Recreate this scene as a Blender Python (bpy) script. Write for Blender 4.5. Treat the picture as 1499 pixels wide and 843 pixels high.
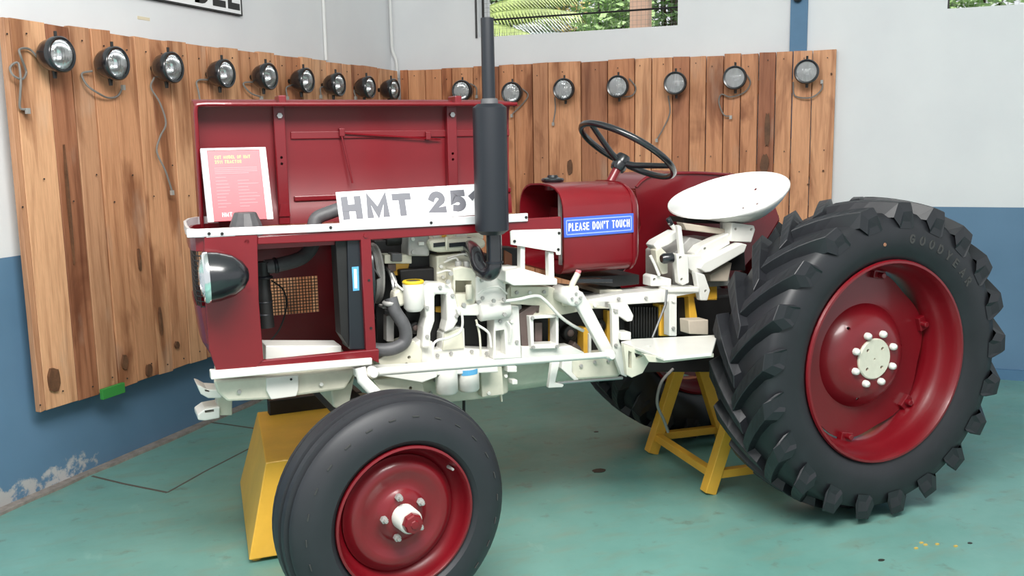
import bpy, bmesh, math, random
from mathutils import Vector, Matrix
random.seed(7)
for o in list(bpy.data.objects): bpy.data.objects.remove(o)
SC = bpy.context.scene
COL = SC.collection
# ------------------------------------------------------------------ camera
IW, IH = 1499.0, 843.0
F, YAW, PITCH, ROLL = 1396.779, 0.4195, 0.15345, -0.01735
CAM = Vector((-2.61956, -3.15679, 1.41776))
_cy, _sy, _cp, _sp = math.cos(YAW), math.sin(YAW), math.cos(PITCH), math.sin(PITCH)
FW = Vector((_sy*_cp, _cy*_cp, -_sp)); RT0 = Vector((_cy, -_sy, 0)); UP0 = RT0.cross(FW)
RT = math.cos(ROLL)*RT0 + math.sin(ROLL)*UP0; UP = -math.sin(ROLL)*RT0 + math.cos(ROLL)*UP0
cd = bpy.data.cameras.new('camera'); co = bpy.data.objects.new('camera', cd); COL.objects.link(co)
cd.sensor_width = 36; cd.lens = F/IW*36; cd.clip_start = .05
co.matrix_world = Matrix(((RT.x, UP.x, -FW.x, CAM.x), (RT.y, UP.y, -FW.y, CAM.y), (RT.z, UP.z, -FW.z, CAM.z), (0, 0, 0, 1)))
SC.camera = co
# ------------------------------------------------------------------ light
SC.view_settings.view_transform = 'Standard'; SC.view_settings.look = 'None'
SC.view_settings.gamma = 1; SC.view_settings.use_curve_mapping = False
SC.view_settings.exposure = 0.33
wd = bpy.data.worlds.new('overcast_sky'); SC.world = wd; wd.use_nodes = True
wd.node_tree.nodes['Background'].inputs[0].default_value = (.93, .97, 1.0, 1)
wd.node_tree.nodes['Background'].inputs[1].default_value = .75
def area(name, loc, target, sx, sy, power, col=(1, 1, 1)):
    l = bpy.data.lights.new(name, 'AREA'); l.shape = 'RECTANGLE'; l.size = sx; l.size_y = sy; l.energy = power; l.color = col
    o = bpy.data.objects.new(name, l); COL.objects.link(o); o.location = loc
    o.rotation_euler = (Vector(target)-Vector(loc)).to_track_quat('-Z', 'Y').to_euler(); return o
area('ceiling_lamp_offscreen', (-1.9, -1.9, 3.3), (-1.2, 0.2, .6), 2.6, 1.6, 250, (1, .98, .95))
sn = bpy.data.lights.new('sun_offscreen', 'SUN'); sn.energy = 3.2; sn.angle = .03; sn.color = (1, .96, .88)      # high sun on the garden behind the back wall
so = bpy.data.objects.new('sun_offscreen', sn); COL.objects.link(so); so.rotation_euler = Vector((.086, .083, -1)).to_track_quat('-Z', 'Y').to_euler()

# ------------------------------------------------------------------ pixel helpers (a pixel gives a direction, the plane gives the distance)
def ray(x, y): return FW*F + RT*(x-IW/2) + UP*(IH/2-y)
def onp(n, k, x, y):
    d = ray(x, y); return CAM + d*((k-n.dot(CAM))/n.dot(d))
def S(x, y, Y): return onp(Vector((0, 1, 0)), Y, x, y)
def SX(x, y, X): return onp(Vector((1, 0, 0)), X, x, y)
def SZ(x, y, Z=0): return onp(Vector((0, 0, 1)), Z, x, y)
AB, AL, BW, LW, HD = -0.80307, -0.78134, 1.98245, -2.83346, .995
NL = Vector((math.cos(AL), math.sin(AL), 0)); TL = Vector((-math.sin(AL), math.cos(AL), 0))
NB = Vector((-math.sin(AB), math.cos(AB), 0)); TB = Vector((math.cos(AB), math.sin(AB), 0))
CL, CB = 2.0445, -2.8772           # room corner along each wall
def WL(x, y, o=0): P = onp(NL, LW+o, x, y); return P.dot(TL), P.z
def WB(x, y, o=0): P = onp(NB, BW-o, x, y); return P.dot(TB), P.z
ML = Matrix.Translation(NL*LW) @ Matrix.Rotation(AL+math.pi/2, 4, 'Z')   # local x along the wall, -y into the room
MBK = Matrix.Translation(NB*BW) @ Matrix.Rotation(AB, 4, 'Z')

# ------------------------------------------------------------------ materials
def mat(name, col, rough=.5, metal=0, coat=0, var=.0, scale=12, bump=0, spec=.5, col2=None, stretch=(1, 1, 1)):
    m = bpy.data.materials.new(name); m.use_nodes = True; nt = m.node_tree; b = nt.nodes['Principled BSDF']
    b.inputs['Base Color'].default_value = (*col, 1); b.inputs['Roughness'].default_value = rough
    b.inputs['Metallic'].default_value = metal; b.inputs['Coat Weight'].default_value = coat
    b.inputs['Coat Roughness'].default_value = .12
    b.inputs['Specular IOR Level'].default_value = spec
    if var or bump or col2:
        tc = nt.nodes.new('ShaderNodeTexCoord'); mp = nt.nodes.new('ShaderNodeMapping'); nz = nt.nodes.new('ShaderNodeTexNoise')
        mp.inputs['Scale'].default_value = stretch
        nz.inputs['Scale'].default_value = scale; nz.inputs['Detail'].default_value = 6; nz.inputs['Roughness'].default_value = .62
        nt.links.new(tc.outputs['Object'], mp.inputs[0]); nt.links.new(mp.outputs[0], nz.inputs['Vector'])
        cr = nt.nodes.new('ShaderNodeValToRGB'); cr.color_ramp.elements[0].position = .32; cr.color_ramp.elements[1].position = .68
        c2 = col2 or tuple(c*(1-var) for c in col)
        cr.color_ramp.elements[0].color = (*c2, 1); cr.color_ramp.elements[1].color = (*col, 1)
        nt.links.new(nz.outputs['Fac'], cr.inputs[0]); nt.links.new(cr.outputs[0], b.inputs['Base Color'])
        if bump:
            bp = nt.nodes.new('ShaderNodeBump'); bp.inputs['Strength'].default_value = bump; bp.inputs['Distance'].default_value = .01
            nt.links.new(nz.outputs['Fac'], bp.inputs['Height']); nt.links.new(bp.outputs[0], b.inputs['Normal'])
    return m
M = {}
M['red'] = mat('red_paint', (.18, .0035, .009), .32, 0, .3, .15, 5)
M['red_in'] = mat('red_paint_inside', (.18, .0035, .009), .4, 0, .15, .15, 5)
M['white'] = mat('white_paint', (.75, .74, .69), .38, 0, .3, .08, 9)
M['cream'] = mat('cream_paint', (.68, .66, .54), .45, 0, .15, .16, 14)
M['seatw'] = mat('white_enamel', (.86, .85, .82), .3, 0, .4)
M['alu'] = mat('white_metal_trim', (.78, .79, .80), .3, .25, .2)
M['black'] = mat('black_gloss_paint', (.012, .013, .016), .25, 0, .5)
M['muff'] = mat('black_satin_paint', (.008, .010, .015), .42, 0, .1)
M['dark'] = mat('black_oily_metal', (.012, .011, .011), .5, .0, 0, .4, 20)
M['core'] = mat('dark_raw_metal', (.010, .009, .009), .55, .0, 0, .5, 18)
M['rub'] = mat('tyre_rubber', (.016, .017, .021), .46, 0, 0, .3, 10, .05)
M['rubf'] = mat('front_tyre_rubber', (.021, .022, .027), .52, 0, 0, .2, 9, .04)
M['grub'] = mat('grey_rubber_hose', (.10, .10, .105), .5, 0, 0, .3, 25, .1)
M['yel'] = mat('yellow_paint', (.86, .47, .05), .45, 0, .15, .15, 6)
M['ochre'] = mat('yellow_stand_paint', (.86, .47, .05), .5, 0, .1, .15, 6)
M['mauve'] = mat('bare_cut_metal', (.15, .105, .095), .5, .3, 0, .2, 20)
M['steel'] = mat('steel', (.42, .42, .42), .35, .9)
M['chrome'] = mat('reflector_silver', (.82, .83, .84), .16, 1)
M['grey'] = mat('grey_cast_metal', (.42, .41, .39), .5, .2, 0, .2, 30)
M['cable'] = mat('grey_cable', (.20, .185, .17), .6)
M['letter'] = mat('raised_tyre_lettering', (.045, .044, .043), .7)
M['blue'] = mat('blue_sign', (.055, .13, .62), .4)
M['paper'] = mat('white_sign', (.86, .86, .87), .45)
M['signgrey'] = mat('grey_lettering', (.13, .13, .15), .5)
M['ink'] = mat('black_lettering', (.02, .02, .02), .5)
M['pink'] = mat('placard_red', (.46, .055, .075), .35)
M['pinkl'] = mat('placard_print', (.60, .18, .20), .4)
M['orange'] = mat('placard_title', (.95, .50, .16), .4)
M['lblue'] = mat('blue_label', (.10, .36, .62), .4)
M['gtape'] = mat('green_tape', (.04, .27, .05), .5)
M['btape'] = mat('beige_tape', (.70, .62, .46), .6)
M['pillar'] = mat('blue_pillar_paint', (.085, .20, .34), .6, 0, 0, .15, 6)
M['pipew'] = mat('white_conduit', (.74, .74, .73), .5)
M['leaf'] = mat('leaf_green', (.46, .70, .28), .5, 0, 0, .35, 3)
M['leafd'] = mat('dark_leaf_green', (.20, .38, .11), .5, 0, 0, .5, 3)
M['leafp'] = mat('palm_green', (.42, .54, .16), .45, 0, 0, .5, 4)
M['leafy'] = mat('dry_leaf', (.55, .45, .14), .6, 0, 0, .5, 4)
M['frondw'] = mat('pale_frond', (.80, .88, .88), .35, 0, 0, .3, 5)
M['bark'] = mat('bark', (.14, .10, .06), .8, 0, 0, .4, 8)
M['post'] = mat('brick_post', (.80, .52, .38), .8, 0, 0, .15, 8)
M['dirt'] = mat('garden_soil', (.10, .08, .04), .9, 0, 0, .4, 4)
g = bpy.data.materials.new('lamp_glass'); g.use_nodes = True; b = g.node_tree.nodes['Principled BSDF']
b.inputs['Base Color'].default_value = (.95, .96, .97, 1); b.inputs['Roughness'].default_value = .06; b.inputs['Transmission Weight'].default_value = .9; b.inputs['IOR'].default_value = 1.35
wv = g.node_tree.nodes.new('ShaderNodeTexWave'); wv.inputs['Scale'].default_value = 22; wv.bands_direction = 'X'
tcg = g.node_tree.nodes.new('ShaderNodeTexCoord'); bp = g.node_tree.nodes.new('ShaderNodeBump'); bp.inputs['Strength'].default_value = .25; bp.inputs['Distance'].default_value = .008
g.node_tree.links.new(tcg.outputs['Object'], wv.inputs[0]); g.node_tree.links.new(wv.outputs['Fac'], bp.inputs['Height']); g.node_tree.links.new(bp.outputs[0], b.inputs['Normal'])
M['glass'] = g

def wood(name, tint):
    m = bpy.data.materials.new(name); m.use_nodes = True; nt = m.node_tree; N = nt.nodes; L = nt.links; b = N['Principled BSDF']
    b.inputs['Roughness'].default_value = .62
    tc = N.new('ShaderNodeTexCoord'); oi = N.new('ShaderNodeObjectInfo')
    add = N.new('ShaderNodeVectorMath'); add.operation = 'ADD'
    sc = N.new('ShaderNodeVectorMath'); sc.operation = 'SCALE'; sc.inputs[0].default_value = (17, 9, 23); L.new(oi.outputs['Random'], sc.inputs['Scale'])
    L.new(tc.outputs['Object'], add.inputs[0]); L.new(sc.outputs[0], add.inputs[1])
    def noise(scale, st, det=5, dist=0.):
        mp = N.new('ShaderNodeMapping'); mp.inputs['Scale'].default_value = st; L.new(add.outputs[0], mp.inputs[0])
        n = N.new('ShaderNodeTexNoise'); n.inputs['Scale'].default_value = scale; n.inputs['Detail'].default_value = det; n.inputs['Distortion'].default_value = dist
        L.new(mp.outputs[0], n.inputs['Vector']); return n.outputs['Fac']
    def ramp(fac, stops):
        r = N.new('ShaderNodeValToRGB')
        while len(r.color_ramp.elements) < len(stops): r.color_ramp.elements.new(.5)
        for e, (p, c) in zip(r.color_ramp.elements, stops): e.position = p; e.color = (*c, 1)
        L.new(fac, r.inputs[0]); return r.outputs[0]
    def mix(fac, a, bb, t='MIX'):
        x = N.new('ShaderNodeMix'); x.data_type = 'RGBA'; x.blend_type = t
        if isinstance(fac, float): x.inputs[0].default_value = fac
        else: L.new(fac, x.inputs[0])
        for i, v in ((6, a), (7, bb)):
            if isinstance(v, tuple): x.inputs[i].default_value = (*v, 1)
            else: L.new(v, x.inputs[i])
        return x.outputs[2]
    base = ramp(oi.outputs['Random'], [(0, (.64, .33, .18)), (.25, (.78, .45, .26)), (.42, (.50, .21, .10)), (.55, (.72, .39, .22)), (.72, (.82, .50, .30)), (.84, (.34, .135, .07)), (1, (.70, .36, .20))])
    grain = ramp(noise(5, (5, 5, .30), 7, .9), [(.32, (.60, .50, .44)), (.5, (1, 1, 1)), (.8, (1.1, 1.1, 1.1))])
    c = mix(.85, base, grain, 'MULTIPLY')
    fine = ramp(noise(40, (4, 4, .25), 4), [(.35, (.80, .76, .72)), (.6, (1, 1, 1))])
    c = mix(.6, c, fine, 'MULTIPLY')
    st = ramp(noise(1.6, (2.5, 2.5, .8), 5, 1.), [(.54, (0, 0, 0)), (.66, (1, 1, 1))])
    c = mix(st, c, mix(1., c, (.50, .40, .34), 'MULTIPLY'))
    pl = ramp(noise(2.1, (3, 3, 1.1), 4), [(.62, (0, 0, 0)), (.78, (.45, .45, .45))])
    c = mix(pl, c, (.55, .44, .36))
    c = mix(1., c, tint, 'MULTIPLY')
    L.new(c, b.inputs['Base Color'])
    bp = N.new('ShaderNodeBump'); bp.inputs['Strength'].default_value = .25; bp.inputs['Distance'].default_value = .006
    L.new(noise(30, (4, 4, .3), 5), bp.inputs['Height']); L.new(bp.outputs[0], b.inputs['Normal'])
    return m
M['wood'] = wood('sawn_plank_wood', (.92, .86, .80)); M['wood_b'] = wood('aged_plank_wood', (.90, .77, .68))

def wallmat(name, peel):
    m = bpy.data.materials.new(name); m.use_nodes = True; nt = m.node_tree; N = nt.nodes; L = nt.links; b = N['Principled BSDF']
    b.inputs['Roughness'].default_value = .6
    tc = N.new('ShaderNodeTexCoord'); sp = N.new('ShaderNodeSeparateXYZ'); L.new(tc.outputs['Object'], sp.inputs[0])
    n1 = N.new('ShaderNodeTexNoise'); n1.inputs['Scale'].default_value = 2.2; n1.inputs['Detail'].default_value = 6; L.new(tc.outputs['Object'], n1.inputs['Vector'])
    def ramp(fac, stops):
        r = N.new('ShaderNodeValToRGB')
        for e, (p, c) in zip(r.color_ramp.elements, stops): e.position = p; e.color = (*c, 1)
        L.new(fac, r.inputs[0]); return r.outputs[0]
    def mix(fac, a, bb):
        x = N.new('ShaderNodeMix'); x.data_type = 'RGBA'; L.new(fac, x.inputs[0]); L.new(a, x.inputs[6]); L.new(bb, x.inputs[7]); return x.outputs[2]
    up = ramp(n1.outputs['Fac'], [(.3, (.70, .71, .73)), (.7, (.76, .77, .78))])
    lo = ramp(n1.outputs['Fac'], [(.3, (.095, .19, .30)), (.7, (.12, .23, .36))])
    ed = N.new('ShaderNodeMath'); ed.operation = 'GREATER_THAN'; ed.inputs[1].default_value = HD; L.new(sp.outputs['Z'], ed.inputs[0])
    c = mix(ed.outputs[0], lo, up)
    if peel:
        n2 = N.new('ShaderNodeTexNoise'); n2.inputs['Scale'].default_value = 16; n2.inputs['Detail'].default_value = 8; n2.inputs['Roughness'].default_value = .7
        L.new(tc.outputs['Object'], n2.inputs['Vector'])
        # peeled band close to the floor, on the stretch of wall at the free end of the planks
        z1 = N.new('ShaderNodeMapRange'); z1.inputs[1].default_value = .22; z1.inputs[2].default_value = .06; L.new(sp.outputs['Z'], z1.inputs[0])
        x1 = N.new('ShaderNodeMapRange'); x1.inputs[1].default_value = -.55; x1.inputs[2].default_value = -1.0; L.new(sp.outputs['X'], x1.inputs[0])
        mu = N.new('ShaderNodeMath'); mu.operation = 'MULTIPLY'; L.new(z1.outputs[0], mu.inputs[0]); L.new(x1.outputs[0], mu.inputs[1])
        m2 = N.new('ShaderNodeMath'); m2.operation = 'MULTIPLY'; L.new(mu.outputs[0], m2.inputs[0]); L.new(n2.outputs['Fac'], m2.inputs[1])
        f = ramp(m2.outputs[0], [(.43, (0, 0, 0)), (.52, (1, 1, 1))])
        pc = ramp(n1.outputs['Fac'], [(.3, (.36, .35, .34)), (.7, (.52, .52, .53))])
        c = mix(f, c, pc)
    L.new(c, b.inputs['Base Color'])
    bp = N.new('ShaderNodeBump'); bp.inputs['Strength'].default_value = .12; bp.inputs['Distance'].default_value = .01
    L.new(n1.outputs['Fac'], bp.inputs['Height']); L.new(bp.outputs[0], b.inputs['Normal'])
    return m
M['wall_l'] = wallmat('painted_wall_peeling', True); M['wall_b'] = wallmat('painted_wall', False)

def floormat():
    m = bpy.data.materials.new('teal_painted_concrete'); m.use_nodes = True; nt = m.node_tree; N = nt.nodes; L = nt.links; b = N['Principled BSDF']
    tc = N.new('ShaderNodeTexCoord')
    def noise(scale, det=6, st=(1, 1, 1), rough=.6):
        mp = N.new('ShaderNodeMapping'); mp.inputs['Scale'].default_value = st; mp.inputs['Rotation'].default_value = (0, 0, .5); L.new(tc.outputs['Object'], mp.inputs[0])
        n = N.new('ShaderNodeTexNoise'); n.inputs['Scale'].default_value = scale; n.inputs['Detail'].default_value = det; n.inputs['Roughness'].default_value = rough; L.new(mp.outputs[0], n.inputs['Vector']); return n.outputs['Fac']
    def ramp(fac, stops):
        r = N.new('ShaderNodeValToRGB')
        for e, (p, c) in zip(r.color_ramp.elements, stops): e.position = p; e.color = (*c, 1)
        L.new(fac, r.inputs[0]); return r.outputs[0]
    def mix(fac, a, bb, t='MIX'):
        x = N.new('ShaderNodeMix'); x.data_type = 'RGBA'; x.blend_type = t; L.new(fac, x.inputs[0])
        for i, v in ((6, a), (7, bb)):
            if isinstance(v, tuple): x.inputs[i].default_value = (*v, 1)
            else: L.new(v, x.inputs[i])
        return x.outputs[2]
    c = ramp(noise(1.3, 8), [(.3, (.115, .275, .24)), (.7, (.19, .385, .34))])
    c = mix(ramp(noise(5, 8, (1, 3, 1)), [(.50, (0, 0, 0)), (.72, (.6, .6, .6))]), c, (.19, .26, .20))
    c = mix(ramp(noise(11, 6), [(.60, (0, 0, 0)), (.74, (.6, .6, .6))]), c, (.12, .12, .08))
    c = mix(ramp(noise(3.3, 4, (2.5, 1, 1)), [(.64, (0, 0, 0)), (.75, (.5, .5, .5))]), c, (.27, .46, .40))
    L.new(c, b.inputs['Base Color'])
    L.new(ramp(noise(4, 5), [(.3, (.28, .28, .28)), (.7, (.5, .5, .5))]), b.inputs['Roughness'])
    bp = N.new('ShaderNodeBump'); bp.inputs['Strength'].default_value = .08; bp.inputs['Distance'].default_value = .01
    L.new(noise(14), bp.inputs['Height']); L.new(bp.outputs[0], b.inputs['Normal'])
    return m
M['floor'] = floormat()

# ------------------------------------------------------------------ mesh helpers
class MB:
    def __init__(s): s.v = []; s.f = []
    def add(s, v, f):
        k = len(s.v); s.v += [tuple(x) for x in v]; s.f += [tuple(i+k for i in q) for q in f]; return s
    def box(s, lo, hi, mtx=None):
        v = [Vector((x, y, z)) for z in (lo[2], hi[2]) for y in (lo[1], hi[1]) for x in (lo[0], hi[0])]
        if mtx: v = [mtx @ p for p in v]
        return s.add(v, [(0, 2, 3, 1), (4, 5, 7, 6), (0, 1, 5, 4), (2, 6, 7, 3), (0, 4, 6, 2), (1, 3, 7, 5)])
    def prism(s, pts, vec):
        n = len(pts); vec = Vector(vec); v = [Vector(p) for p in pts] + [Vector(p)+vec for p in pts]
        return s.add(v, [tuple(range(n)), tuple(range(2*n-1, n-1, -1))] + [(i, i+n, (i+1) % n+n, (i+1) % n) for i in range(n)])
    def tube(s, pts, r, n=10, cap=True):
        pts = [Vector(p) for p in pts]; R = r if isinstance(r, (list, tuple)) else [r]*len(pts)
        rings = []; a = None
        for i, p in enumerate(pts):
            t = (pts[min(i+1, len(pts)-1)]-pts[max(i-1, 0)]).normalized()
            if a is None:
                a = t.orthogonal().normalized()
            else:
                a = (a - t*a.dot(t)).normalized()
            bb = t.cross(a)
            rings.append([p + R[i]*(math.cos(2*math.pi*k/n)*a + math.sin(2*math.pi*k/n)*bb) for k in range(n)])
        v = [q for r_ in rings for q in r_]; f = []
        for i in range(len(rings)-1):
            for k in range(n): f.append((i*n+k, i*n+(k+1) % n, (i+1)*n+(k+1) % n, (i+1)*n+k))
        if cap: f += [tuple(range(n-1, -1, -1)), tuple(range((len(rings)-1)*n, len(rings)*n))]
        return s.add(v, f)
    def lathe(s, prof, mtx, n=32, closed=False):
        """prof: (axial, radius); axis = local x of mtx"""
        v = []; f = []; m = len(prof)
        for k in range(n):
            a = 2*math.pi*k/n
            for (h, r) in prof: v.append(mtx @ Vector((h, r*math.cos(a), r*math.sin(a))))
        for k in range(n):
            q = (k+1) % n
            for i in range(m-1 if not closed else m):
                j = (i+1) % m; f.append((k*m+i, k*m+j, q*m+j, q*m+i))
        return s.add(v, f)
    def build(s, name, material, parent=None, smooth=False, bevel=0, angle=40, seg=2, origin=None):
        me = bpy.data.meshes.new(name); bm = bmesh.new()
        vs = [bm.verts.new(p) for p in s.v]
        for q in s.f:
            if len(set(q)) > 2:
                try: bm.faces.new([vs[i] for i in q])
                except ValueError: pass
        bmesh.ops.remove_doubles(bm, verts=bm.verts, dist=1e-5)
        bmesh.ops.recalc_face_normals(bm, faces=bm.faces)
        if bevel:
            ed = [e for e in bm.edges if len(e.link_faces) == 2 and e.calc_face_angle(0) > math.radians(angle)]
            try: bmesh.ops.bevel(bm, geom=ed, offset=bevel, segments=seg, affect='EDGES', profile=.5, clamp_overlap=True)
            except Exception: pass
        bm.to_mesh(me); bm.free()
        if smooth:
            for p in me.polygons: p.use_smooth = True
            try: me.set_sharp_from_angle(angle=math.radians(angle))
            except Exception: pass
        me.materials.append(M[material] if isinstance(material, str) else material)
        o = bpy.data.objects.new(name, me); COL.objects.link(o)
        if parent: put(o, parent)
        return o
def put(o, parent):
    o.parent = parent
    if parent.type == 'EMPTY' and parent.get('world_children'): o.matrix_parent_inverse = parent.matrix_basis.inverted()
def tag(o, label=None, cat=None, group=None, kind=None):
    if label: o['label'] = label
    if cat: o['category'] = cat
    if group: o['group'] = group
    if kind: o['kind'] = kind
    return o
def thing(name, label, cat, loc=(0, 0, 0), group=None, mtx=None, world=True):
    o = bpy.data.objects.new(name, None); COL.objects.link(o); o.empty_display_size = .1
    if mtx: o.matrix_basis = mtx
    else: o.location = loc
    if world: o['world_children'] = 1
    return tag(o, label, cat, group)
def frame(c, ax):
    """matrix whose local x is ax, at c"""
    x = Vector(ax).normalized(); y = x.orthogonal().normalized() if abs(x.z) > .9 else Vector((0, 0, 1)).cross(x).normalized(); z = x.cross(y)
    return Matrix(((x.x, y.x, z.x, c[0]), (x.y, y.y, z.y, c[1]), (x.z, y.z, z.z, c[2]), (0, 0, 0, 1)))
def bez(pts, n=6):
    """Catmull-Rom through points"""
    P = [Vector(p) for p in pts]; P = [2*P[0]-P[1]] + P + [2*P[-1]-P[-2]]; out = []
    for i in range(1, len(P)-2):
        for k in range(n):
            t = k/n; a, b_, c, d = P[i-1], P[i], P[i+1], P[i+2]
            out.append(.5*((2*b_) + (c-a)*t + (2*a-5*b_+4*c-d)*t*t + (3*b_-a-3*c+d)*t**3))
    out.append(P[-2]); return out
def arcp(cx, cy, rx, ry, a0, a1, n=10): return [(cx+rx*math.cos(math.radians(a0+(a1-a0)*k/n)), cy+ry*math.sin(math.radians(a0+(a1-a0)*k/n))) for k in range(n+1)]
GL = {  # block capitals as strokes on a unit cap height: (advance width, strokes)
 'A': (.74, [[(0, 0), (.37, 1), (.74, 0)], [(.13, .3), (.61, .3)]]), 'C': (.68, [arcp(.36, .5, .36, .5, 45, 315, 14)]),
 'D': (.68, [[(0, 0), (0, 1), (.3, 1)]+arcp(.3, .5, .38, .5, 90, -90, 10)+[(0, 0)]]), 'E': (.56, [[(.56, 1), (0, 1), (0, 0), (.56, 0)], [(0, .52), (.5, .52)]]),
 'F': (.54, [[(.54, 1), (0, 1), (0, 0)], [(0, .52), (.48, .52)]]), 'G': (.72, [arcp(.36, .5, .36, .5, 45, 330, 14)+[(.70, .45), (.42, .45)]]),
 'H': (.66, [[(0, 0), (0, 1)], [(.66, 0), (.66, 1)], [(0, .5), (.66, .5)]]), 'L': (.52, [[(0, 1), (0, 0), (.52, 0)]]),
 'M': (.82, [[(0, 0), (0, 1), (.41, .1), (.82, 1), (.82, 0)]]), 'N': (.68, [[(0, 0), (0, 1), (.68, 0), (.68, 1)]]),
 'O': (.74, [arcp(.37, .5, .37, .5, 90, 450, 20)]), 'P': (.60, [[(0, 0), (0, 1), (.32, 1)]+arcp(.32, .73, .28, .27, 90, -90, 8)+[(0, .46)]]),
 'R': (.64, [[(0, 0), (0, 1), (.32, 1)]+arcp(.32, .75, .28, .25, 90, -90, 8)+[(0, .5)], [(.3, .5), (.64, 0)]]),
 'S': (.58, [arcp(.29, .74, .28, .26, 35, 250, 10)+arcp(.29, .26, .29, .26, 80, -145, 10)]), 'T': (.64, [[(0, 1), (.64, 1)], [(.32, 1), (.32, 0)]]),
 'U': (.66, [[(0, 1)]+arcp(.33, .3, .33, .3, 180, 360, 10)+[(.66, 1)]]), 'Y': (.70, [[(0, 1), (.35, .48), (.70, 1)], [(.35, .48), (.35, 0)]]),
 '1': (.30, [[(0, .74), (.26, .98), (.26, 0)]]), '2': (.56, [arcp(.28, .71, .27, .29, 165, -35, 9)+[(.02, .02), (.56, .02)]]),
 '5': (.56, [[(.54, 1), (.10, 1), (.06, .56)]+arcp(.25, .33, .30, .31, 105, -112, 11)]), "'": (.04, [[(.02, 1), (.02, .74)]])}
def glyph_mesh(ch, h, t, d, sx, mtx):
    mb = MB(); k = h-t
    for si, st in enumerate(GL[ch][1]):
        P = [Vector((x*k*sx+t/2, y*k+t/2, 0)) for x, y in st]; n = len(P); Lp, Rp = [], []
        for i in range(n):
            a = (P[i]-P[i-1]).normalized() if i else None; b_ = (P[i+1]-P[i]).normalized() if i < n-1 else None
            u = a or b_; w_ = b_ or a; nu, nw = Vector((-u.y, u.x, 0)), Vector((-w_.y, w_.x, 0)); mm_ = (nu+nw)
            mm_ = mm_.normalized() if mm_.length > .05 else nu; q = min(1/max(mm_.dot(nu), .3), 1.9)
            c = P[i]
            if i == 0: c = c-w_*t*.5
            if i == n-1: c = c+u*t*.5
            Lp.append(c+mm_*q*t/2); Rp.append(c-mm_*q*t/2)
        v = Lp+Rp+[p+Vector((0, 0, d*(1+.22*si))) for p in Lp+Rp]; f = []
        for i in range(n-1):
            f += [(2*n+i, 3*n+i, 3*n+i+1, 2*n+i+1), (i, i+1, n+i+1, n+i), (i, 2*n+i, 2*n+i+1, i+1), (n+i, n+i+1, 3*n+i+1, 3*n+i)]
        f += [(0, n, 3*n, 2*n), (n-1, 3*n-1, 4*n-1, 2*n-1) if False else (n-1, 2*n+n-1, 4*n-1, 2*n-1)]
        mb.add([mtx @ p for p in v], f)
    return mb
def write(name, s, h, t, mtx, material, parent, d=.0012, sx=1.0, gap=.22, width=None, align='LEFT', space=.45):
    """each character its own part; width: fit the line to this width"""
    def total(q): return sum((GL[c][0]*(h-t)*q+t if c != ' ' else space*h*q)+gap*h*q for c in s)-gap*h*q
    if width:
        lo, hi = .2, 3
        for _ in range(40):
            md = (lo+hi)/2
            if total(md) < width: lo = md
            else: hi = md
        sx = lo
    x = 0 if align == 'LEFT' else (-total(sx) if align == 'RIGHT' else -total(sx)/2)
    for c in s:
        if c != ' ':
            glyph_mesh(c, h, t, d, sx, mtx @ Matrix.Translation((x, 0, 0))).build(name, material, parent)
            x += GL[c][0]*(h-t)*sx+t
        else: x += space*h*sx
        x += gap*h*sx

# ------------------------------------------------------------------ room
def struct(o): o['kind'] = 'structure'; return o
m = MB().prism([(-9, -9, 0), (9, -9, 0), (9, 9, 0), (-9, 9, 0)], (0, 0, -.1)); 
# floor follows the two walls
cor = NL*LW; p0 = NL*(LW-.1)+TL*(-5); pc = NL*(LW-.1)+TL*(CL+.15); p1 = NB*(BW+.1)+TB*5
m = MB().prism([p0, pc, p1, p1-NB*7, p0+NL*5-TL*.5], (0, 0, -.12)); floor_ = struct(m.build('floor', 'floor'))
def groove(pts, w, name):
    mb = MB()
    for a, b_ in zip(pts[:-1], pts[1:]):
        a, b_ = Vector(a), Vector(b_); d = (b_-a).normalized(); s = Vector((-d.y, d.x, 0))*w/2
        mb.prism([a-s, a+s, b_+s, b_-s], (0, 0, .0015))
    o = mb.build(name, M['crack'], floor_); return o
M['crack'] = mat('floor_joint', (.10, .085, .07), .8)
groove([SZ(135, 697), SZ(180, 708), SZ(245, 721)], .012, 'floor_joint')
groove([SZ(245, 721), SZ(300, 690), SZ(368, 655)], .008, 'floor_joint')
groove([SZ(290, 616), SZ(330, 621), SZ(378, 628)], .012, 'floor_joint')
M['stain'] = mat('oil_stain', (.03, .035, .03), .4); M['crumb'] = mat('yellow_crumb', (.6, .42, .1), .7)
for (x, y, r) in [(877, 689, .035), (873, 632, .012), (1420, 795, .01), (1290, 820, .012)]:
    c = SZ(x, y); MB().prism([c+Vector((r*(1+.2*random.uniform(-1, 1))*math.cos(a*.5236), r*.7*math.sin(a*.5236), 0)) for a in range(12)], (0, 0, .0015)).build('floor_stain', 'stain', floor_)
for (x, y) in [(1349, 795), (1355, 798), (1372, 797), (1399, 800), (1341, 803)]:
    c = SZ(x, y); MB().box((c.x-.006, c.y-.004, 0), (c.x+.006, c.y+.004, .004)).build('paint_fleck', 'crumb', floor_)
m = MB().box((-4.6, 0, -.1), (CL+.2, .2, 3.4)); o = struct(m.build('wall_left', 'wall_l')); o.matrix_world = ML
# skirting strip of rough mortar at the left wall foot
m = MB(); k = 40
pr = [(-4.6+i*(CL+4.5)/k, -(.035+.018*random.random())) for i in range(k+1)]
m.prism([(x, y, 0) for x, y in pr]+[(CL, 0, 0), (-4.6, 0, 0)], (0, 0, .012)); M['mortar'] = mat('rough_mortar', (.33, .29, .26), .9, 0, 0, .4, 30, .4)
o = struct(m.build('baseboard_left', 'mortar')); o.matrix_world = ML
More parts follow.
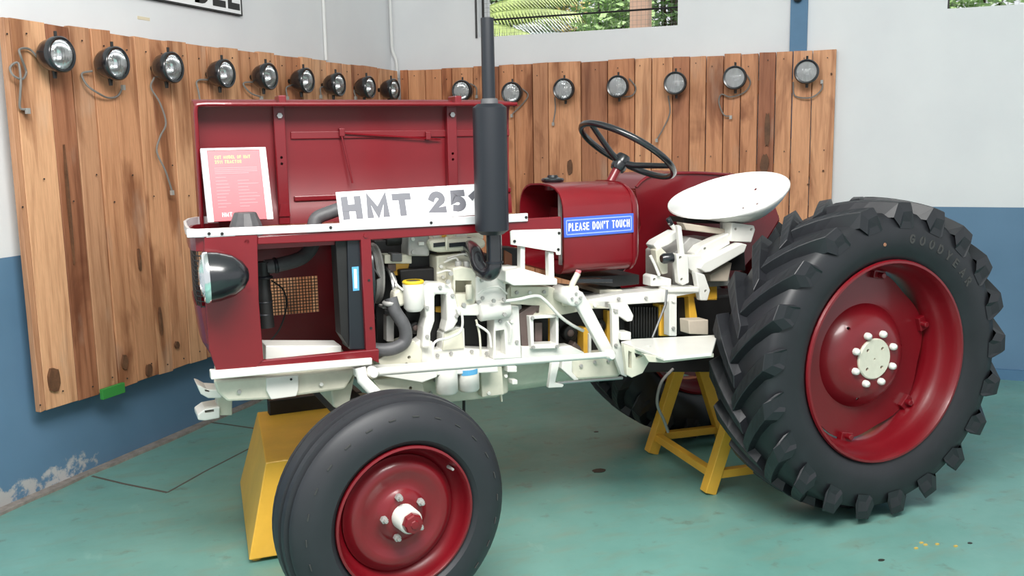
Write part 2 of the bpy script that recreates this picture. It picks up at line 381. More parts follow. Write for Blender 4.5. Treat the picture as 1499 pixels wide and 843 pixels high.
# back wall with two window openings
w1a, w1z = WB(701, 55); w1b, _ = WB(992, 37); w2a, w2z = WB(1387, 10); w2b = 2.0; zt = 2.85; zb = 2.107
m = MB()
for (a, b_, z0, z1) in [(CB-.2, 4.6, -.1, zb), (CB-.2, 4.6, zt, 3.4), (CB-.2, w1a, zb, zt), (w1b, w2a, zb, zt), (w2b, 4.6, zb, zt)]: m.box((a, 0, z0), (b_, .2, z1))
o = struct(m.build('wall_back', 'wall_b')); o.matrix_world = MBK
m = MB().box((CB, -.02, 0), (4.6, 0, .06)); o = struct(m.build('baseboard_back', M['pillar'])); o.matrix_world = MBK
s0, _ = WB(1157, 50); s1, _ = WB(1182, 50)
m = MB().box((s0, -.03, 1.4), (s1, .0, 3.3)); o = struct(m.build('trim_1', 'pillar')); o.matrix_world = MBK; tag(o, 'narrow blue painted pilaster rising behind the back plank panel')
def winbars(name, a, b_, n):
    fr = MB()
    fr.box((a-.0, .06, zb), (a+.012, .075, zt)).box((b_-.012, .06, zb), (b_, .075, zt)).box((a, .06, zt-.012), (b_, .075, zt)).box((a, .06, zb), (b_, .075, zb+.006))
    w = struct(fr.build(name, 'dark')); w.matrix_world = MBK
    M.setdefault('wire', mat('wire_mesh', (.20, .21, .20), .5, .5))
    nx = int((b_-a)/.028)
    gm = MB()
    for i in range(1, nx): x = a+(b_-a)*i/nx; gm.box((x-.0005, .085, zb), (x+.0005, .087, zt))
    nz = int((zt-zb)/.028)
    for i in range(1, nz): z = zb+(zt-zb)*i/nz; gm.box((a, .087, z-.0005), (b_, .089, z+.0005))
    o = gm.build('wire_mesh', 'wire', w); o['kind'] = 'stuff'
    for z in (zb+.115, zb+.43):
        MB().tube([(a-.02, -.012 if False else .05, z), (b_, .05, z)], .006, 8).build('bar', 'dark', w, True)
    return w
w1 = winbars('window_1', w1a, w1b, 0); winbars('window_2', w2a, w2b, 0)
MB().tube([(w1a-.012, -.012, zb-.005), (w1a-.012, -.012, zt)], .007, 8).build('bar', 'dark', w1, True)
M['ceil'] = mat('white_ceiling', (.78, .78, .77), .8)
q0 = NL*(LW-.1)+TL*(CL+.15); struct(MB().prism([v+Vector((0, 0, 3.36)) for v in (NL*(LW-.1)+TL*(-3.2), q0, NB*(BW+.15)+TB*4.6, NB*(BW-5.2)+TB*4.6)], (0, 0, .12)).build('ceiling', 'ceil'))
# conduits on the walls
s_, _ = WL(473, 50); o = MB().tube([(s_, -.012, 1.925), (s_, -.012, 3.36)], .011, 10).build('conduit', 'pipew', None, True); o.matrix_world = ML
tag(o, 'straight white conduit running up the left white wall', 'conduit')
o = MB().tube(bez([(CB+.02, -.03, 3.3), (CB+.025, -.03, 2.2), (CB+.03, -.03, 2.05), (CB+.055, -.03, 1.98), (CB+.06, -.03, 1.86)]), .011, 10).build('conduit', 'pipew', None, True); o.matrix_world = MBK
tag(o, 'white conduit in the room corner bending at its foot', 'conduit')
s_, z_ = WL(210, 27); o = MB().box((s_-.04, -.002, z_-.007), (s_+.04, 0.0005, z_+.007)).build('tape_strip', 'btape'); o.matrix_world = ML
tag(o, 'small beige tape strip on white wall above planks', 'tape')
# MODEL sign
a, _ = WL(228, -2); b_, zb_ = WL(350, 24)
sg = thing('wall_sign', 'white wall sign with black capitals reading MODEL and black edge', 'sign', mtx=ML @ Matrix.Translation((b_, 0, zb_)), world=False)
MB().box((-1.25, -.02, 0), (0, .0005, .30)).build('sign_board', 'paper', sg, bevel=.002)
fr = MB()
for q in (((-1.25, -.023, 0), (0, -.0, .008)), ((-1.25, -.023, .292), (0, -.0, .30)), ((-.008, -.023, 0), (0, 0, .3))): fr.box(*q)
fr.build('sign_edge', 'ink', sg)
write('letter', 'MODEL', .16, .034, Matrix.Translation((-.018, -.0202, .026)) @ Matrix.Rotation(math.pi/2, 4, 'X'), 'ink', sg, align='RIGHT', gap=.12)

# ------------------------------------------------------------------ plank panels
def panel(name, label, M4, bounds, z0, z1f, thick, base, wd_='wood'):
    t = thing(name, label, 'plank panel', mtx=M4 @ Matrix.Translation((bounds[0], 0, z0)), world=False)
    x0 = bounds[0]
    for z in (.25, .85, 1.35):
        MB().box((.12, -base, z-.04), (bounds[-1]-x0-.02, -.0, z+.04)).build('batten', wd_, t)
    for i in range(len(bounds)-1):
        a, b_ = bounds[i]-x0, bounds[i+1]-x0
        g = .0018+.0015*random.random(); dy = random.uniform(0, .012); zl = random.uniform(-.006, .008); zt_ = z1f((a+b_)/2+x0)-z0+random.uniform(-.006, .006)
        mb = MB().prism([(a+g, 0, zl), (b_-g, 0, zl+random.uniform(-.004, .004)), (b_-g, 0, zt_+random.uniform(-.003, .003)), (a+g, 0, zt_)], (0, -thick, 0))
        o = mb.build('plank', wd_, t, bevel=.0018, seg=1); o.location = (0, -base-dy+.004, 0)
        # nails
    return t
bl = [WL(x, 27+.1318*(x-3), .09)[0] for x in (3, 13, 66, 100, 131, 161, 196, 219, 246, 273, 301, 325, 348, 378, 402, 417, 440, 456, 478, 500, 513, 531, 553)] + [CL-.1]
pl = panel('plank_panel', 'weathered timber plank panel on the left wall, with green tape at its foot', ML, bl, .36, lambda s: 1.908, .028, .062)
bb = [CB+.1]+[WB(x, 103-.0478*(x-577), .06)[0] for x in (597, 622, 646, 661, 692, 712, 730, 752, 779, 802, 850, 889, 929, 954, 985, 1010, 1034, 1060, 1085, 1111, 1136, 1161, 1190, 1225)]
pb = panel('plank_panel', 'orange timber plank panel on the back wall below the barred window', MBK, bb, .36, lambda s: 1.911, .026, .034, 'wood_b')
M['nail'] = mat('nail_head', (.05, .035, .03), .6)
for (par, bnd, zz, yy) in ((pl, bl, 1.50, -.099), (pb, bb, 1.50, -.0685)):
    nm = MB().lathe([(0, .0001), (0, .0035), (.003, .0035)], frame((0, 0, 0), (0, -1, 0)), 8)
    first = None
    for i in range(len(bnd)-1):
        for z in (1.49, .95 if i % 2 else .84, .05):
            xx = (bnd[i]+bnd[i+1])/2-bnd[0]+random.uniform(-.02, .02)
            if first is None: first = nm.build('nail', 'nail', par); o = first
            else: o = first.copy(); COL.objects.link(o)
            o.location = (xx, yy, z+random.uniform(-.02, .02))
M['knot'] = mat('wood_knot', (.17, .075, .035), .7, 0, 0, .5, 25)
for (x, y, rx, rz) in ((80, 556, .032, .050), (183, 530, .016, .034), (219, 542, .020, .028), (37, 161, .012, .007), (260, 505, .012, .018), (205, 380, .006, .05), (236, 470, .007, .06), (102, 300, .004, .22)):
    a, z = WL(x, y, .101)
    MB().prism([(a-bl[0]+rx*(1+.14*math.sin(k*math.pi/4+x))*math.cos(k*math.pi/8), -.1035, z-.36+rz*(1+.12*math.sin(k*math.pi/4*3+y))*math.sin(k*math.pi/8)) for k in range(16)], (0, .012, 0)).build('knot', 'knot', pl)
for (x, y, rx, rz) in ((1123, 190, .018, .10), (1119, 240, .024, .06), (834, 245, .02, .05), (1205, 250, .006, .006), (1217, 108, .006, .006), (1183, 270, .006, .006)):
    a, z = WB(x, y, .07)
    MB().prism([(a-bb[0]+rx*(1+.14*math.sin(k*math.pi/4+x))*math.cos(k*math.pi/8), -.0715, z-.36+rz*(1+.12*math.sin(k*math.pi/4*3+y))*math.sin(k*math.pi/8)) for k in range(16)], (0, .012, 0)).build('knot', 'knot', pb)
s_, z_ = WB(1168, -3, .05); o = MB().lathe([(0, .0001), (0, .022), (.03, .026), (.05, .018), (.055, .0001)], frame((0, -.028, 0), (0, -1, 0)), 20).build('wall_fitting', 'dark', None, True); o.matrix_world = MBK @ Matrix.Translation((s_, 0, z_))
tag(o, 'small round black fitting mounted on the blue pilaster', 'wall fitting')
s_, z_ = WL(163, 571, .1); o = MB().box((s_-.066, -.116, z_-.026), (s_+.066, -.098, z_+.02)).build('tape_strip', 'gtape', None, bevel=.002); o.matrix_world = ML
tag(o, 'green tape strip stuck across the foot of the planks', 'tape')

# ------------------------------------------------------------------ wall headlamps
def lamp_parts(t):
    sh = [(.0, .0001), (.004, .022), (.015, .040), (.035, .054), (.06, .061), (.085, .064), (.088, .0645), (.088, .060), (.06, .0565)]
    fx = frame((0, 0, 0), (0, -1, 0))
    MB().lathe(sh, fx, 32).build('shell', 'black', t, True, angle=50)
    MB().lathe([(.080, .066), (.098, .066), (.103, .061), (.101, .0535), (.092, .0530)], fx, 32).build('bezel', 'black', t, True, angle=50)
    rf = MB().lathe([(.03, .012), (.035, .022), (.05, .040), (.07, .050), (.093, .0545)], fx, 28).build('reflector', 'chrome', t, True)
    MB().lathe([(.03, .0001), (.03, .0125), (.055, .008), (.062, .004), (.064, .0001)], fx, 12).build('bulb', 'pipew', rf, True)
    MB().lathe([(.094, .0540), (.100, .046), (.106, .028), (.109, .0001)], fx, 28).build('lens', 'glass', t, True)
    MB().tube([(0, -.055, -.055), (0, -.055, -.084)], [.010, .007], 8).build('bracket', 'dark', t)
    MB().tube([(0, -.075, .064), (0, -.075, .084)], .006, 8).build('clip_screw', 'dark', t, True)
    MB().tube([(0, .022, 0), (0, -.005, 0)], .012, 10).build('mounting_stud', 'dark', t, True)
ORD = ['first', 'second', 'third', 'fourth', 'fifth', 'sixth', 'seventh', 'eighth', 'ninth']
LLAMP = [(85, 80), (167, 93), (249, 99), (327, 108), (391, 112), (446, 118), (493, 124), (538, 128), (574, 131)]
BLAMP = [(677, 133), (750, 136), (826, 131), (905, 127), (989, 122), (1076, 114), (1181, 105)]
# cables traced along the planks: pixel points
CABL = {0: [(58, 88), (47, 72), (28, 72), (27, 82), (38, 98), (41, 107), (30, 116), (17, 110), (18, 98), (28, 92), (27, 118), (29, 140), (33, 158), (40, 160)],
        1: [(135, 104), (123, 108), (127, 125), (140, 136), (160, 143), (175, 140), (178, 126)],
        2: [(226, 113), (224, 128), (233, 150), (240, 180), (236, 200), (232, 222), (240, 250), (250, 280)],
        3: [(312, 117), (292, 118), (290, 135), (292, 160)], 4: [(372, 120), (359, 122), (366, 136), (380, 142)],
        5: [(432, 124), (422, 128), (420, 142)], 6: [(479, 128), (472, 128), (469, 140)], 7: [(527, 130), (521, 132), (520, 142)]}
CABB = {1: [(762, 128), (772, 138), (767, 150), (750, 168)], 2: [(812, 142), (812, 160), (810, 180)], 3: [(921, 115), (930, 128), (925, 140), (908, 142)],
        4: [(978, 140), (980, 165), (970, 190), (962, 204)], 5: [(1090, 105), (1098, 120), (1090, 135), (1070, 142), (1056, 138), (1052, 150), (1060, 168), (1070, 170)],
        6: [(1161, 120), (1162, 138), (1172, 143), (1190, 142), (1203, 130), (1203, 118)], 0: [(688, 122), (696, 128), (698, 140)]}
HANG = {1: [(170, 148), (176, 172)], }
src = None
def lamp(px, i, wf, M4, off, label, grp, cabs, plank_off):
    global src
    s_, z_ = wf(*px, off)
    t = thing('headlamp', label, 'headlamp', mtx=M4 @ Matrix.Translation((s_, -off+.085, z_)) @ Matrix.Scale(1.07, 4), world=False, group=grp)
    if src is None: lamp_parts(t); src = t
    else:
        for ch in list(src.children):
            if ch.name.startswith('cable'): continue
            c = ch.copy(); COL.objects.link(c); c.parent = t
            for g2 in ch.children: d = g2.copy(); COL.objects.link(d); d.parent = c
    if i in cabs:
        pts = []
        for k, (x, y) in enumerate(cabs[i]):
            a, z = wf(x, y, plank_off+.02); pts.append(((a-s_)/1.07, (-plank_off-.02+.012*math.sin(k*1.7)+off-.085)/1.07, (z-z_)/1.07))
        c = MB().tube(bez(pts, 5), .0042, 6).build('cable', 'cable', t, True)
        e = Vector(pts[-1]); MB().box(e+Vector((-.007, -.006, -.016)), e+Vector((.007, .006, .004))).build('cable_connector', 'grey', c)
    return t
for i, px in enumerate(LLAMP):
    lamp(px, i, WL, ML, .19, 'round black headlamp on the left wall planks, %s from the free end of that panel' % ORD[i] if i < 8 else 'round black headlamp on the left wall planks, right in the room corner', 'headlamps on the left wall planks', CABL, .1)
for i, px in enumerate(BLAMP):
    lamp(px, i, WB, MBK, .17, 'round black headlamp on the back wall planks, %s from the room corner' % ORD[i], 'headlamps on the back wall planks', CABB, .07)

# ------------------------------------------------------------------ outside, seen through the windows
def outp(s, d, z): return MBK @ Vector((s, d, z))
m = MB().prism([outp(-8, .2, -.05), outp(8, .2, -.05), outp(8, 14, -.05), outp(-8, 14, -.05)], (0, 0, -.05)); struct(m.build('ground', 'dirt'))
def shrub(label, s, d, z0, z1, rad, n, mt, leaf=.09, cat='shrub', name='leafy_shrub'):
    t = thing(name, label, cat, loc=outp(s, d, -.05))
    st = MB()
    for k in range(4): st.tube([outp(s, d, -.05), outp(s+random.uniform(-.5, .5)*rad, d+random.uniform(-.5, .5)*rad, z1*.9)], [.04, .012], 6)
    st.build('stem', 'bark', t)
    lf = MB()
    for k in range(n):
        u = Vector((random.gauss(0, 1), random.gauss(0, 1), random.gauss(0, 1))).normalized()*random.random()**.4
        c = outp(s+u.x*rad, d+u.y*rad*.7, (z0+z1)/2+u.z*(z1-z0)/2)
        a = Vector((random.gauss(0, 1), random.gauss(0, 1), random.gauss(0, .6))).normalized(); b_ = a.orthogonal().normalized(); L_ = leaf*random.uniform(.6, 1.3)
        lf.add([c, c+a*L_*.5+b_*L_*.28, c+a*L_, c+a*L_*.5-b_*L_*.28], [(0, 1, 2, 3)])
    o = lf.build('foliage', mt, t); o['kind'] = 'stuff'
    return t
def os_(x, y, d): return WB(x, y, -d)[0]
shrub('bright green leafy bush outside the barred window beside the post', os_(897, 30, 3.0), 3.0, 1.5, 3.15, .42, 2600, 'leaf', .09)
shrub('dense dark green tree outside the barred window behind the post', os_(985, 20, 6.4), 6.4, 1.2, 5.0, 1.0, 3200, 'leafd', .14, 'tree', 'leafy_tree')
shrub('tall green hedge tree filling the far garden outside', os_(790, 20, 9.5), 9.5, .8, 6.0, 2.2, 5200, 'leafd', .22, 'tree', 'leafy_tree')
shrub('yellowing dry bush outside the barred window between palm and bright bush', os_(845, 30, 4.6), 4.6, 1.5, 3.0, .36, 1300, 'leafy', .10)
shrub('green bush outside the small window beyond the blue pilaster', os_(1425, 5, 2.6), 2.6, 1.3, 3.2, .6, 2600, 'leaf', .09)
def palm(label, s, d, zb_, fr_, mt):
    t = thing('palm', label, 'palm', loc=outp(s, d, -.05))
    MB().tube([outp(s, d, -.05), outp(s+.05, d, zb_)], [.12, .08], 10).build('trunk', 'bark', t, True)
    for (ds, dd, dz, ln) in fr_:
        spine = [outp(s+ds*u*ln, d+dd*u*ln, zb_+dz*u*ln-.3*ln*u*u) for u in [k/14 for k in range(15)]]
        mb = MB().tube(spine, [.012*(1-k/16) for k in range(15)], 5)
        for k in range(1, 15):
            for sg in (-1, 1):
                for h in (0, .33, .66):
                    p = spine[k].lerp(spine[k-1], h); tdir = (spine[k]-spine[k-1]).normalized(); sd = tdir.cross(Vector((0, 0, 1))).normalized()*sg
                    L_ = .36*math.sin(.35+2.4*k/15); e = p+sd*L_*.6+tdir*L_*.45-Vector((0, 0, L_*.55)); w = tdir*.016
                    mb.add([p-w, p+w, e], [(0, 1, 2)])
        mb.build('frond', mt, t)
palm('green fronded palm outside the barred window at its bar end', os_(650, 20, 2.2), 2.2, 2.45, [(1, 0, .35, 1.3), (.9, -.25, .15, 1.2), (.8, .25, .5, 1.4), (-.8, 0, .3, 1.0)], 'leafp')
palm('silvery palm outside the barred window lying over low garden', os_(690, 20, 3.6), 3.6, 2.42, [(1, .1, .30, 1.5), (1, -.1, .05, 1.5), (.95, .2, .5, 1.4), (-.6, -.2, .3, 1.0)], 'frondw')
o = MB().box((-.075, -.075, 0), (.075, .075, 4.2)).build('garden_post', 'post', None, bevel=.006); o.matrix_world = MBK @ Matrix.Translation((os_(938, 20, 1.9), 1.9, -.05))
tag(o, 'pinkish square post outside the barred window', 'post')

# ================================================================== TRACTOR
TR = thing('tractor', 'red and white cutaway tractor with its bonnet raised, standing on yellow supports', 'tractor', loc=(-.92, 0, 0))
def blk(name, poly, Y, depth, mt, parent=TR, bevel=.003, smooth=False):
    return MB().prism([S(x, y, Y) for x, y in poly], (0, depth, 0)).build(name, mt, parent, bevel=bevel, smooth=smooth)
def rect(name, x0, y0, x1, y1, Y, depth, mt, parent=TR, bevel=.003): return blk(name, [(x0, y0), (x1, y0), (x1, y1), (x0, y1)], Y, depth, mt, parent, bevel)
def tub(name, pts, r, mt, parent=TR, n=10, sm=6):
    P = [S(*p) for p in pts]
    return MB().tube(bez(P, sm) if len(P) > 2 and sm else P, r, n).build(name, mt, parent, True, angle=50)
def cyl(name, c, ax, r, L_, mt, parent=TR, n=24, r2=None, cb=.0):
    """cylinder from point c along ax for L_ metres, slightly rounded rims"""
    r2 = r if r2 is None else r2; e = min(.004, r*.2)
    return MB().lathe([(0, .0001), (0, r-e), (e, r), (L_-e, r2), (L_, r2-e), (L_, .0001)], frame(c, ax), n).build(name, mt, parent, True, angle=50)
def drill(o, mb):
    """cut the solids of mb out of o"""
    c = mb.build('cutter', 'dark'); md = o.modifiers.new('cut', 'BOOLEAN'); md.operation = 'DIFFERENCE'; md.solver = 'EXACT'; md.object = c
    bpy.context.view_layer.update(); me = bpy.data.meshes.new_from_object(o.evaluated_get(bpy.context.evaluated_depsgraph_get()))
    o.modifiers.remove(md); bpy.data.objects.remove(c)
    m0 = o.data.materials[0]; me.materials.clear(); me.materials.append(m0); me.name = o.name
    for p_ in me.polygons: p_.material_index = 0
    o.data = me
def pit(mb, c, ax, r, depth=.05, n=12):
    """a round hole bored from just outside c along -ax"""
    a = Vector(ax).normalized(); return mb.tube([Vector(c)+a*.01, Vector(c)-a*depth], r, n)
def bolt(c, ax, r, L_, mt, parent): return MB().lathe([(0, .0001), (0, r), (L_, r), (L_, .0001)], frame(c, ax), 6).build('bolt', mt, parent)

# ---- rear wheels
ZR, RT_ = .597, .594
def rear_wheel(yc, side, near):
    """side=-1: outer face towards -Y"""
    ax = Vector((0, side, 0)); fx = frame((0, yc, ZR), ax)      # local x = outward
    prof = [(-.118, .372), (-.138, .395), (-.150, .44), (-.150, .49), (-.140, .528), (-.120, .545), (-.07, .556), (0, .562), (.07, .556), (.120, .545), (.140, .528), (.150, .49), (.150, .44), (.138, .395), (.118, .372)]
    ty = MB().lathe(prof, fx, 72).build('rear_tyre', 'rub', TR, True, angle=60)
    # lugs, one mesh for each flank, shared
    lugs = {}
    for s in (-1, 1):
        st = []
        for t in (0, .2, .4, .6, .8, 1.0):
            lat = -.012+t*.163; phi = -.36*t+.04*t*t; top = .594-.012*t*t; w = .023+.007*t
            st.append((lat, phi, top, w, .53 if t > .7 else .545))
        st.append((.158, -.345, .548, .023, .50)); st.append((.152, -.35, .515, .018, .49))
        mb = MB(); v = []
        for (lat, phi, top, w, base) in st:
            for (rr, ww) in ((base, w*1.55), (top, w), (top, -w), (base, -w*1.55)):
                a = phi+ww/rr; v.append((rr*math.cos(a), s*lat, rr*math.sin(a)))
        f = []
        for i in range(len(st)-1):
            for k in range(3): f.append((i*4+k, i*4+k+1, i*4+4+k+1, i*4+4+k))
        f += [(0, 1, 2, 3), tuple(range(len(v)-1, len(v)-5, -1))]
        mb.add(v, f); lugs[s] = mb
    N = 21
    for s in (-1, 1):
        first = None
        for k in range(N):
            if first is None: o = first = lugs[s].build('lug', 'rub', ty, bevel=.002, seg=1)
            else: o = first.copy(); COL.objects.link(o); o.parent = ty
            o.location = (0, yc, ZR); o.rotation_euler = (0, -(2*math.pi*(k+(.5 if s > 0 else 0))/N+.05), 0)
    # rim
    rp = [(.130, .3765), (.138, .372), (.138, .364), (.124, .357), (.108, .352), (.085, .348), (.06, .338), (.04, .326), (-.04, .326), (-.06, .338), (-.085, .348), (-.108, .352), (-.124, .357), (-.138, .366), (-.130, .3765), (-.110, .368), (-.09, .36), (-.05, .345), (.05, .345), (.09, .36), (.110, .368)]
    rim = MB().lathe(rp, fx, 72, closed=True).build('rear_wheel_rim', 'red', TR, True, angle=35)
    # dished disc with lobed edge
    d0 = -.005; pts = 72; v = []; f = []
    rings = [(.07, .060), (.112, .061), (.132, .057), (.160, .043), (.184, .018), (.198, -.003), (.212, -.007), (None, -.007)]
    for k in range(pts):
        a = 2*math.pi*k/pts; lob = .302+.020*(.5+.5*math.cos(6*(a-.314)))**.8
        for (r, h) in rings: r = r or lob; v.append(fx @ Vector((h, r*math.cos(a), r*math.sin(a))))
    nr = len(rings)
    for k in range(pts):
        q = (k+1) % pts
        for i in range(nr-1): f.append((k*nr+i, k*nr+i+1, q*nr+i+1, q*nr+i))
    f.append(tuple(k*nr for k in range(pts)))
    dm = MB(); nv = len(v); dm.add(v+[p-ax*.008 for p in v], f+[tuple(nv+i for i in reversed(q)) for q in f]+[(k*nr+nr-1, ((k+1) % pts)*nr+nr-1, nv+((k+1) % pts)*nr+nr-1, nv+k*nr+nr-1) for k in range(pts)])
    disc = dm.build('wheel_disc', 'red', rim, True, angle=40)
    hp = MB().lathe([(.055, .004), (.068, .004), (.070, .073), (.066, .077), (.055, .077)], fx, 32, closed=True).build('hub_plate', 'cream', rim, True, angle=40); hpc, dpc = MB(), MB()
    for k in range(8):
        a = 2*math.pi*(k+.5)/8; p = fx @ Vector((.058, .097*math.cos(a), .097*math.sin(a)))
        MB().lathe([(0, .0001), (0, .0135), (.014, .0135), (.022, .010), (.025, .0001)], frame(p, ax), 10).build('wheel_nut', 'white', rim, True, angle=50)
    for k in range(4):
        a = math.pi/4+math.pi/2*k; pit(hpc, fx @ Vector((.070, .050*math.cos(a), .050*math.sin(a))), ax, .007, .04)
    for k in range(3):
        a = 2*math.pi*k/3+.2; pit(dpc, fx @ Vector((.046, .160*math.cos(a), .160*math.sin(a))), ax, .006, .05)
    drill(hp, hpc); drill(disc, dpc)
    for k in range(6):
        a = 2*math.pi*k/6+.314
        mm = fx @ Matrix.Rotation(a, 4, 'X')
        MB().box((-.012, .295, -.028), (.012, .345, .028), mm).tube([mm @ Vector((-.02, .308, 0)), mm @ Vector((.035, .308, 0))], .012, 8).build('rim_lug_bolt', 'red', rim, bevel=.003)
    return ty
ty = rear_wheel(-.492, -1, True)
rear_wheel(.590, 1, False)
# raised lettering on the near tyre flank
def arc_text(s, r, a0, step, size, y, parent):
    for i, ch in enumerate(s):
        if ch == ' ': continue
        a = a0-step*i
        mm = Matrix.Translation((r*math.cos(a), y, ZR+r*math.sin(a))) @ Matrix.Rotation(-(a-math.pi/2), 4, 'Y') @ Matrix.Rotation(math.pi/2, 4, 'X')
        glyph_mesh(ch, size, size*.2, .003, 1., mm @ Matrix.Translation((-size*.35, 0, 0))).build('tyre_letter', 'letter', parent)
arc_text('GOODYEAR', .437, math.radians(81), math.radians(6.3), .034, -.6405, ty)
for k, (x, y) in enumerate([(1295, 358)]):
    p = S(x, y, -.641); MB().lathe([(0, .0001), (0, .007), (.003, .006), (.003, .0001)], frame(p, (0, -1, 0)), 10).build('tyre_mark', mat('worn_rubber_mark', (.30, .14, .08), .7), ty)

# ---- front wheel (steered slightly)
FC = Vector((-1.847, -.6525, .353)); FN = Vector((.1345, -.9908, -.013))      # outward
ff = frame(FC, FN)
R0 = .3535
prof = [(-.005, .2155), (.012, .232), (.016, .262), (.010, .292), (-.004, .316), (-.012, .327), (-.020, .3345), (-.028, .337), (-.032, .330), (-.040, .330), (-.044, .346), (-.060, .349), (-.064, .337), (-.070, .337), (-.074, .352), (-.094, R0), (-.114, .352), (-.118, .337), (-.124, .337), (-.128, .349), (-.144, .346), (-.148, .330), (-.156, .330), (-.160, .337), (-.176, .327), (-.190, .300), (-.198, .262), (-.190, .232), (-.176, .2155)]
ft = MB().lathe(prof, ff, 72).build('front_tyre', 'rubf', TR, True, angle=32)
for k in range(26):      # moulded shoulder ticks
    a = 2*math.pi*k/26; mm = ff @ Matrix.Rotation(a, 4, 'X')
    MB().box((-.004, .299, -.010), (.0085, .302, .010), mm).build('tread_mark', 'letter', ft)
rp = [(-.002, .2155), (.006, .2145), (.008, .208), (.0, .203), (-.012, .201), (-.030, .197), (-.045, .186), (-.055, .176), (-.060, .172), (-.120, .172), (-.125, .185), (-.160, .20), (-.176, .2155), (-.15, .21), (-.11, .19), (-.05, .19), (-.02, .206)]
fr = MB().lathe(rp, ff, 64, closed=True).build('front_wheel_rim', 'red', TR, True, angle=35)
MB().lathe([(-.050, .174), (-.043, .164), (-.030, .155), (-.024, .140), (-.028, .125), (-.036, .110), (-.038, .085), (-.032, .075), (-.022, .066), (-.018, .05), (-.018, .02), (-.03, .02), (-.03, .05), (-.05, .08), (-.05, .15), (-.060, .174)], ff, 56, closed=True).build('wheel_disc', 'red', fr, True, angle=40)
MB().lathe([(-.03, .038), (.030, .036), (.034, .033), (.034, .0001)], ff, 28).build('hub', 'white', fr, True, angle=40)
cp = MB().lathe([(.030, .030), (.050, .029), (.055, .026), (.057, .014), (.060, .012), (.061, .0001)], ff, 8).build('hub_cap', 'red', fr, True, angle=20)
for k in range(5):
    a = 2*math.pi*k/5+.55; c = ff @ Vector((-.02, .063*math.cos(a), .063*math.sin(a)))
    MB().lathe([(0, .0001), (0, .011), (.012, .011), (.013, .006), (.024, .006), (.025, .0001)], frame(c, FN), 6).build('wheel_nut', 'grey', fr)
c = ff @ Vector((-.03, .155, .115)); MB().tube([c, c+FN*.03], [.006, .004], 8).build('valve', 'grey', fr, True)

# ---- bonnet, raised on the far side
X0, X1, YH, ZH0, ZH1 = -2.262, -1.08, .305, 1.135, 1.572
def sec(off):      # cross-section (Y,Z): lip curling towards the viewer at the top
    return [(YH-.105, ZH1-.020-off), (YH-.075, ZH1-.006-off), (YH-.045, ZH1-off), (YH-.018, ZH1-.012-off), (YH-.004-off, ZH1-.040), (YH-off, ZH1-.09), (YH+.006-off, ZH1-.22), (YH+.006-off, ZH0+.10), (YH-.012-off, ZH0+.06), (YH-.018-off, ZH0)]
v = []; f = []; xs = [X0, X0+.03, -1.9, -1.5, X1-.06, X1-.02, X1]
outer, inner = sec(0), sec(.006); n = len(outer)
for x in xs:
    sh = .02 if x == X1 else (.006 if x == X1-.02 else 0)
    v += [(x, y, min(z, ZH1-sh*1.2)) for y, z in outer] + [(x, y, min(z, ZH1-sh*1.2)) for y, z in inner]
q = 2*n
for i in range(len(xs)-1):
    for k in range(n-1):
        f.append((i*q+k, i*q+k+1, (i+1)*q+k+1, (i+1)*q+k)); f.append((i*q+n+k, (i+1)*q+n+k, (i+1)*q+n+k+1, i*q+n+k+1))
    f.append((i*q, (i+1)*q, (i+1)*q+n, i*q+n)); f.append((i*q+n-1, i*q+2*n-1, (i+1)*q+2*n-1, (i+1)*q+n-1))
for i in (0, len(xs)-1):
    for k in range(n-1): f.append((i*q+k, i*q+n+k, i*q+n+k+1, i*q+k+1))
hood = MB().add(v, f).build('bonnet', 'red_in', TR, True, angle=40)
# front end flange of the bonnet with a rolled edge
fl = [(X0, y, z) for y, z in sec(.004)]
MB().prism([(X0, y, z) for y, z in sec(.004)] + [(X0, YH-.075, ZH0), (X0, YH-.085, ZH0+.2), (X0, YH-.10, ZH1-.10)], (.006, 0, 0)).build('end_flange', 'red', hood)
MB().tube(bez([(X0+.004, YH-.075, ZH0), (X0+.004, YH-.085, ZH0+.2), (X0+.004, YH-.10, ZH1-.10), (X0+.006, YH-.105, ZH1-.03), (X0+.03, YH-.105, ZH1-.018), (X0+.12, YH-.105, ZH1-.018)]), .007, 8).build('rolled_edge', 'red', hood, True)
MB().tube([(X0+.1, YH-.105, ZH1-.018), (X1-.01, YH-.105, ZH1-.018)], .007, 8).build('rolled_edge', 'red', hood, True)
MB().box((-1.93, YH-.012, 1.435), (X1, YH, 1.462)).build('stiffener', 'red_in', hood, bevel=.003)
MB().box((-1.93, YH-.02, 1.215), (X1, YH, 1.235)).build('stiffener', 'red', hood, bevel=.004)
for px in (412, 663):
    xr = S(px, 230, .27).x
    rb = MB().box((xr-.020, YH-.035, ZH0), (xr+.020, YH+.002, ZH1-.02)).build('rib', 'red', hood, bevel=.004)
    MB().box((xr-.013, YH-.110, ZH1-.024), (xr+.013, YH-.03, ZH1+.012)).build('clip', 'red', hood, bevel=.004)
    bolt((xr, YH-.036, ZH1-.055), (0, -1, 0), .010, .010, 'steel', hood)
    rc_ = MB()
    for dz in (.20, .222): pit(rc_, (xr, YH-.035, ZH1-dz), (0, -1, 0), .005, .03)
    drill(rb, rc_)
    MB().prism([(xr-.02, YH-.037, ZH0+.03), (xr+.02, YH-.037, ZH0+.03), (xr+.013, YH-.037, ZH0+.075), (xr-.013, YH-.037, ZH0+.075)], (0, -.005, 0)).build('hinge_plate', 'red', hood)
for a, b_ in ((S(500, 195, .285), S(645, 204, .285)), (S(500, 198, .282), S(516, 268, .275))): MB().tube([a, b_], .0032, 6).build('stay_rod', 'red', hood, True)
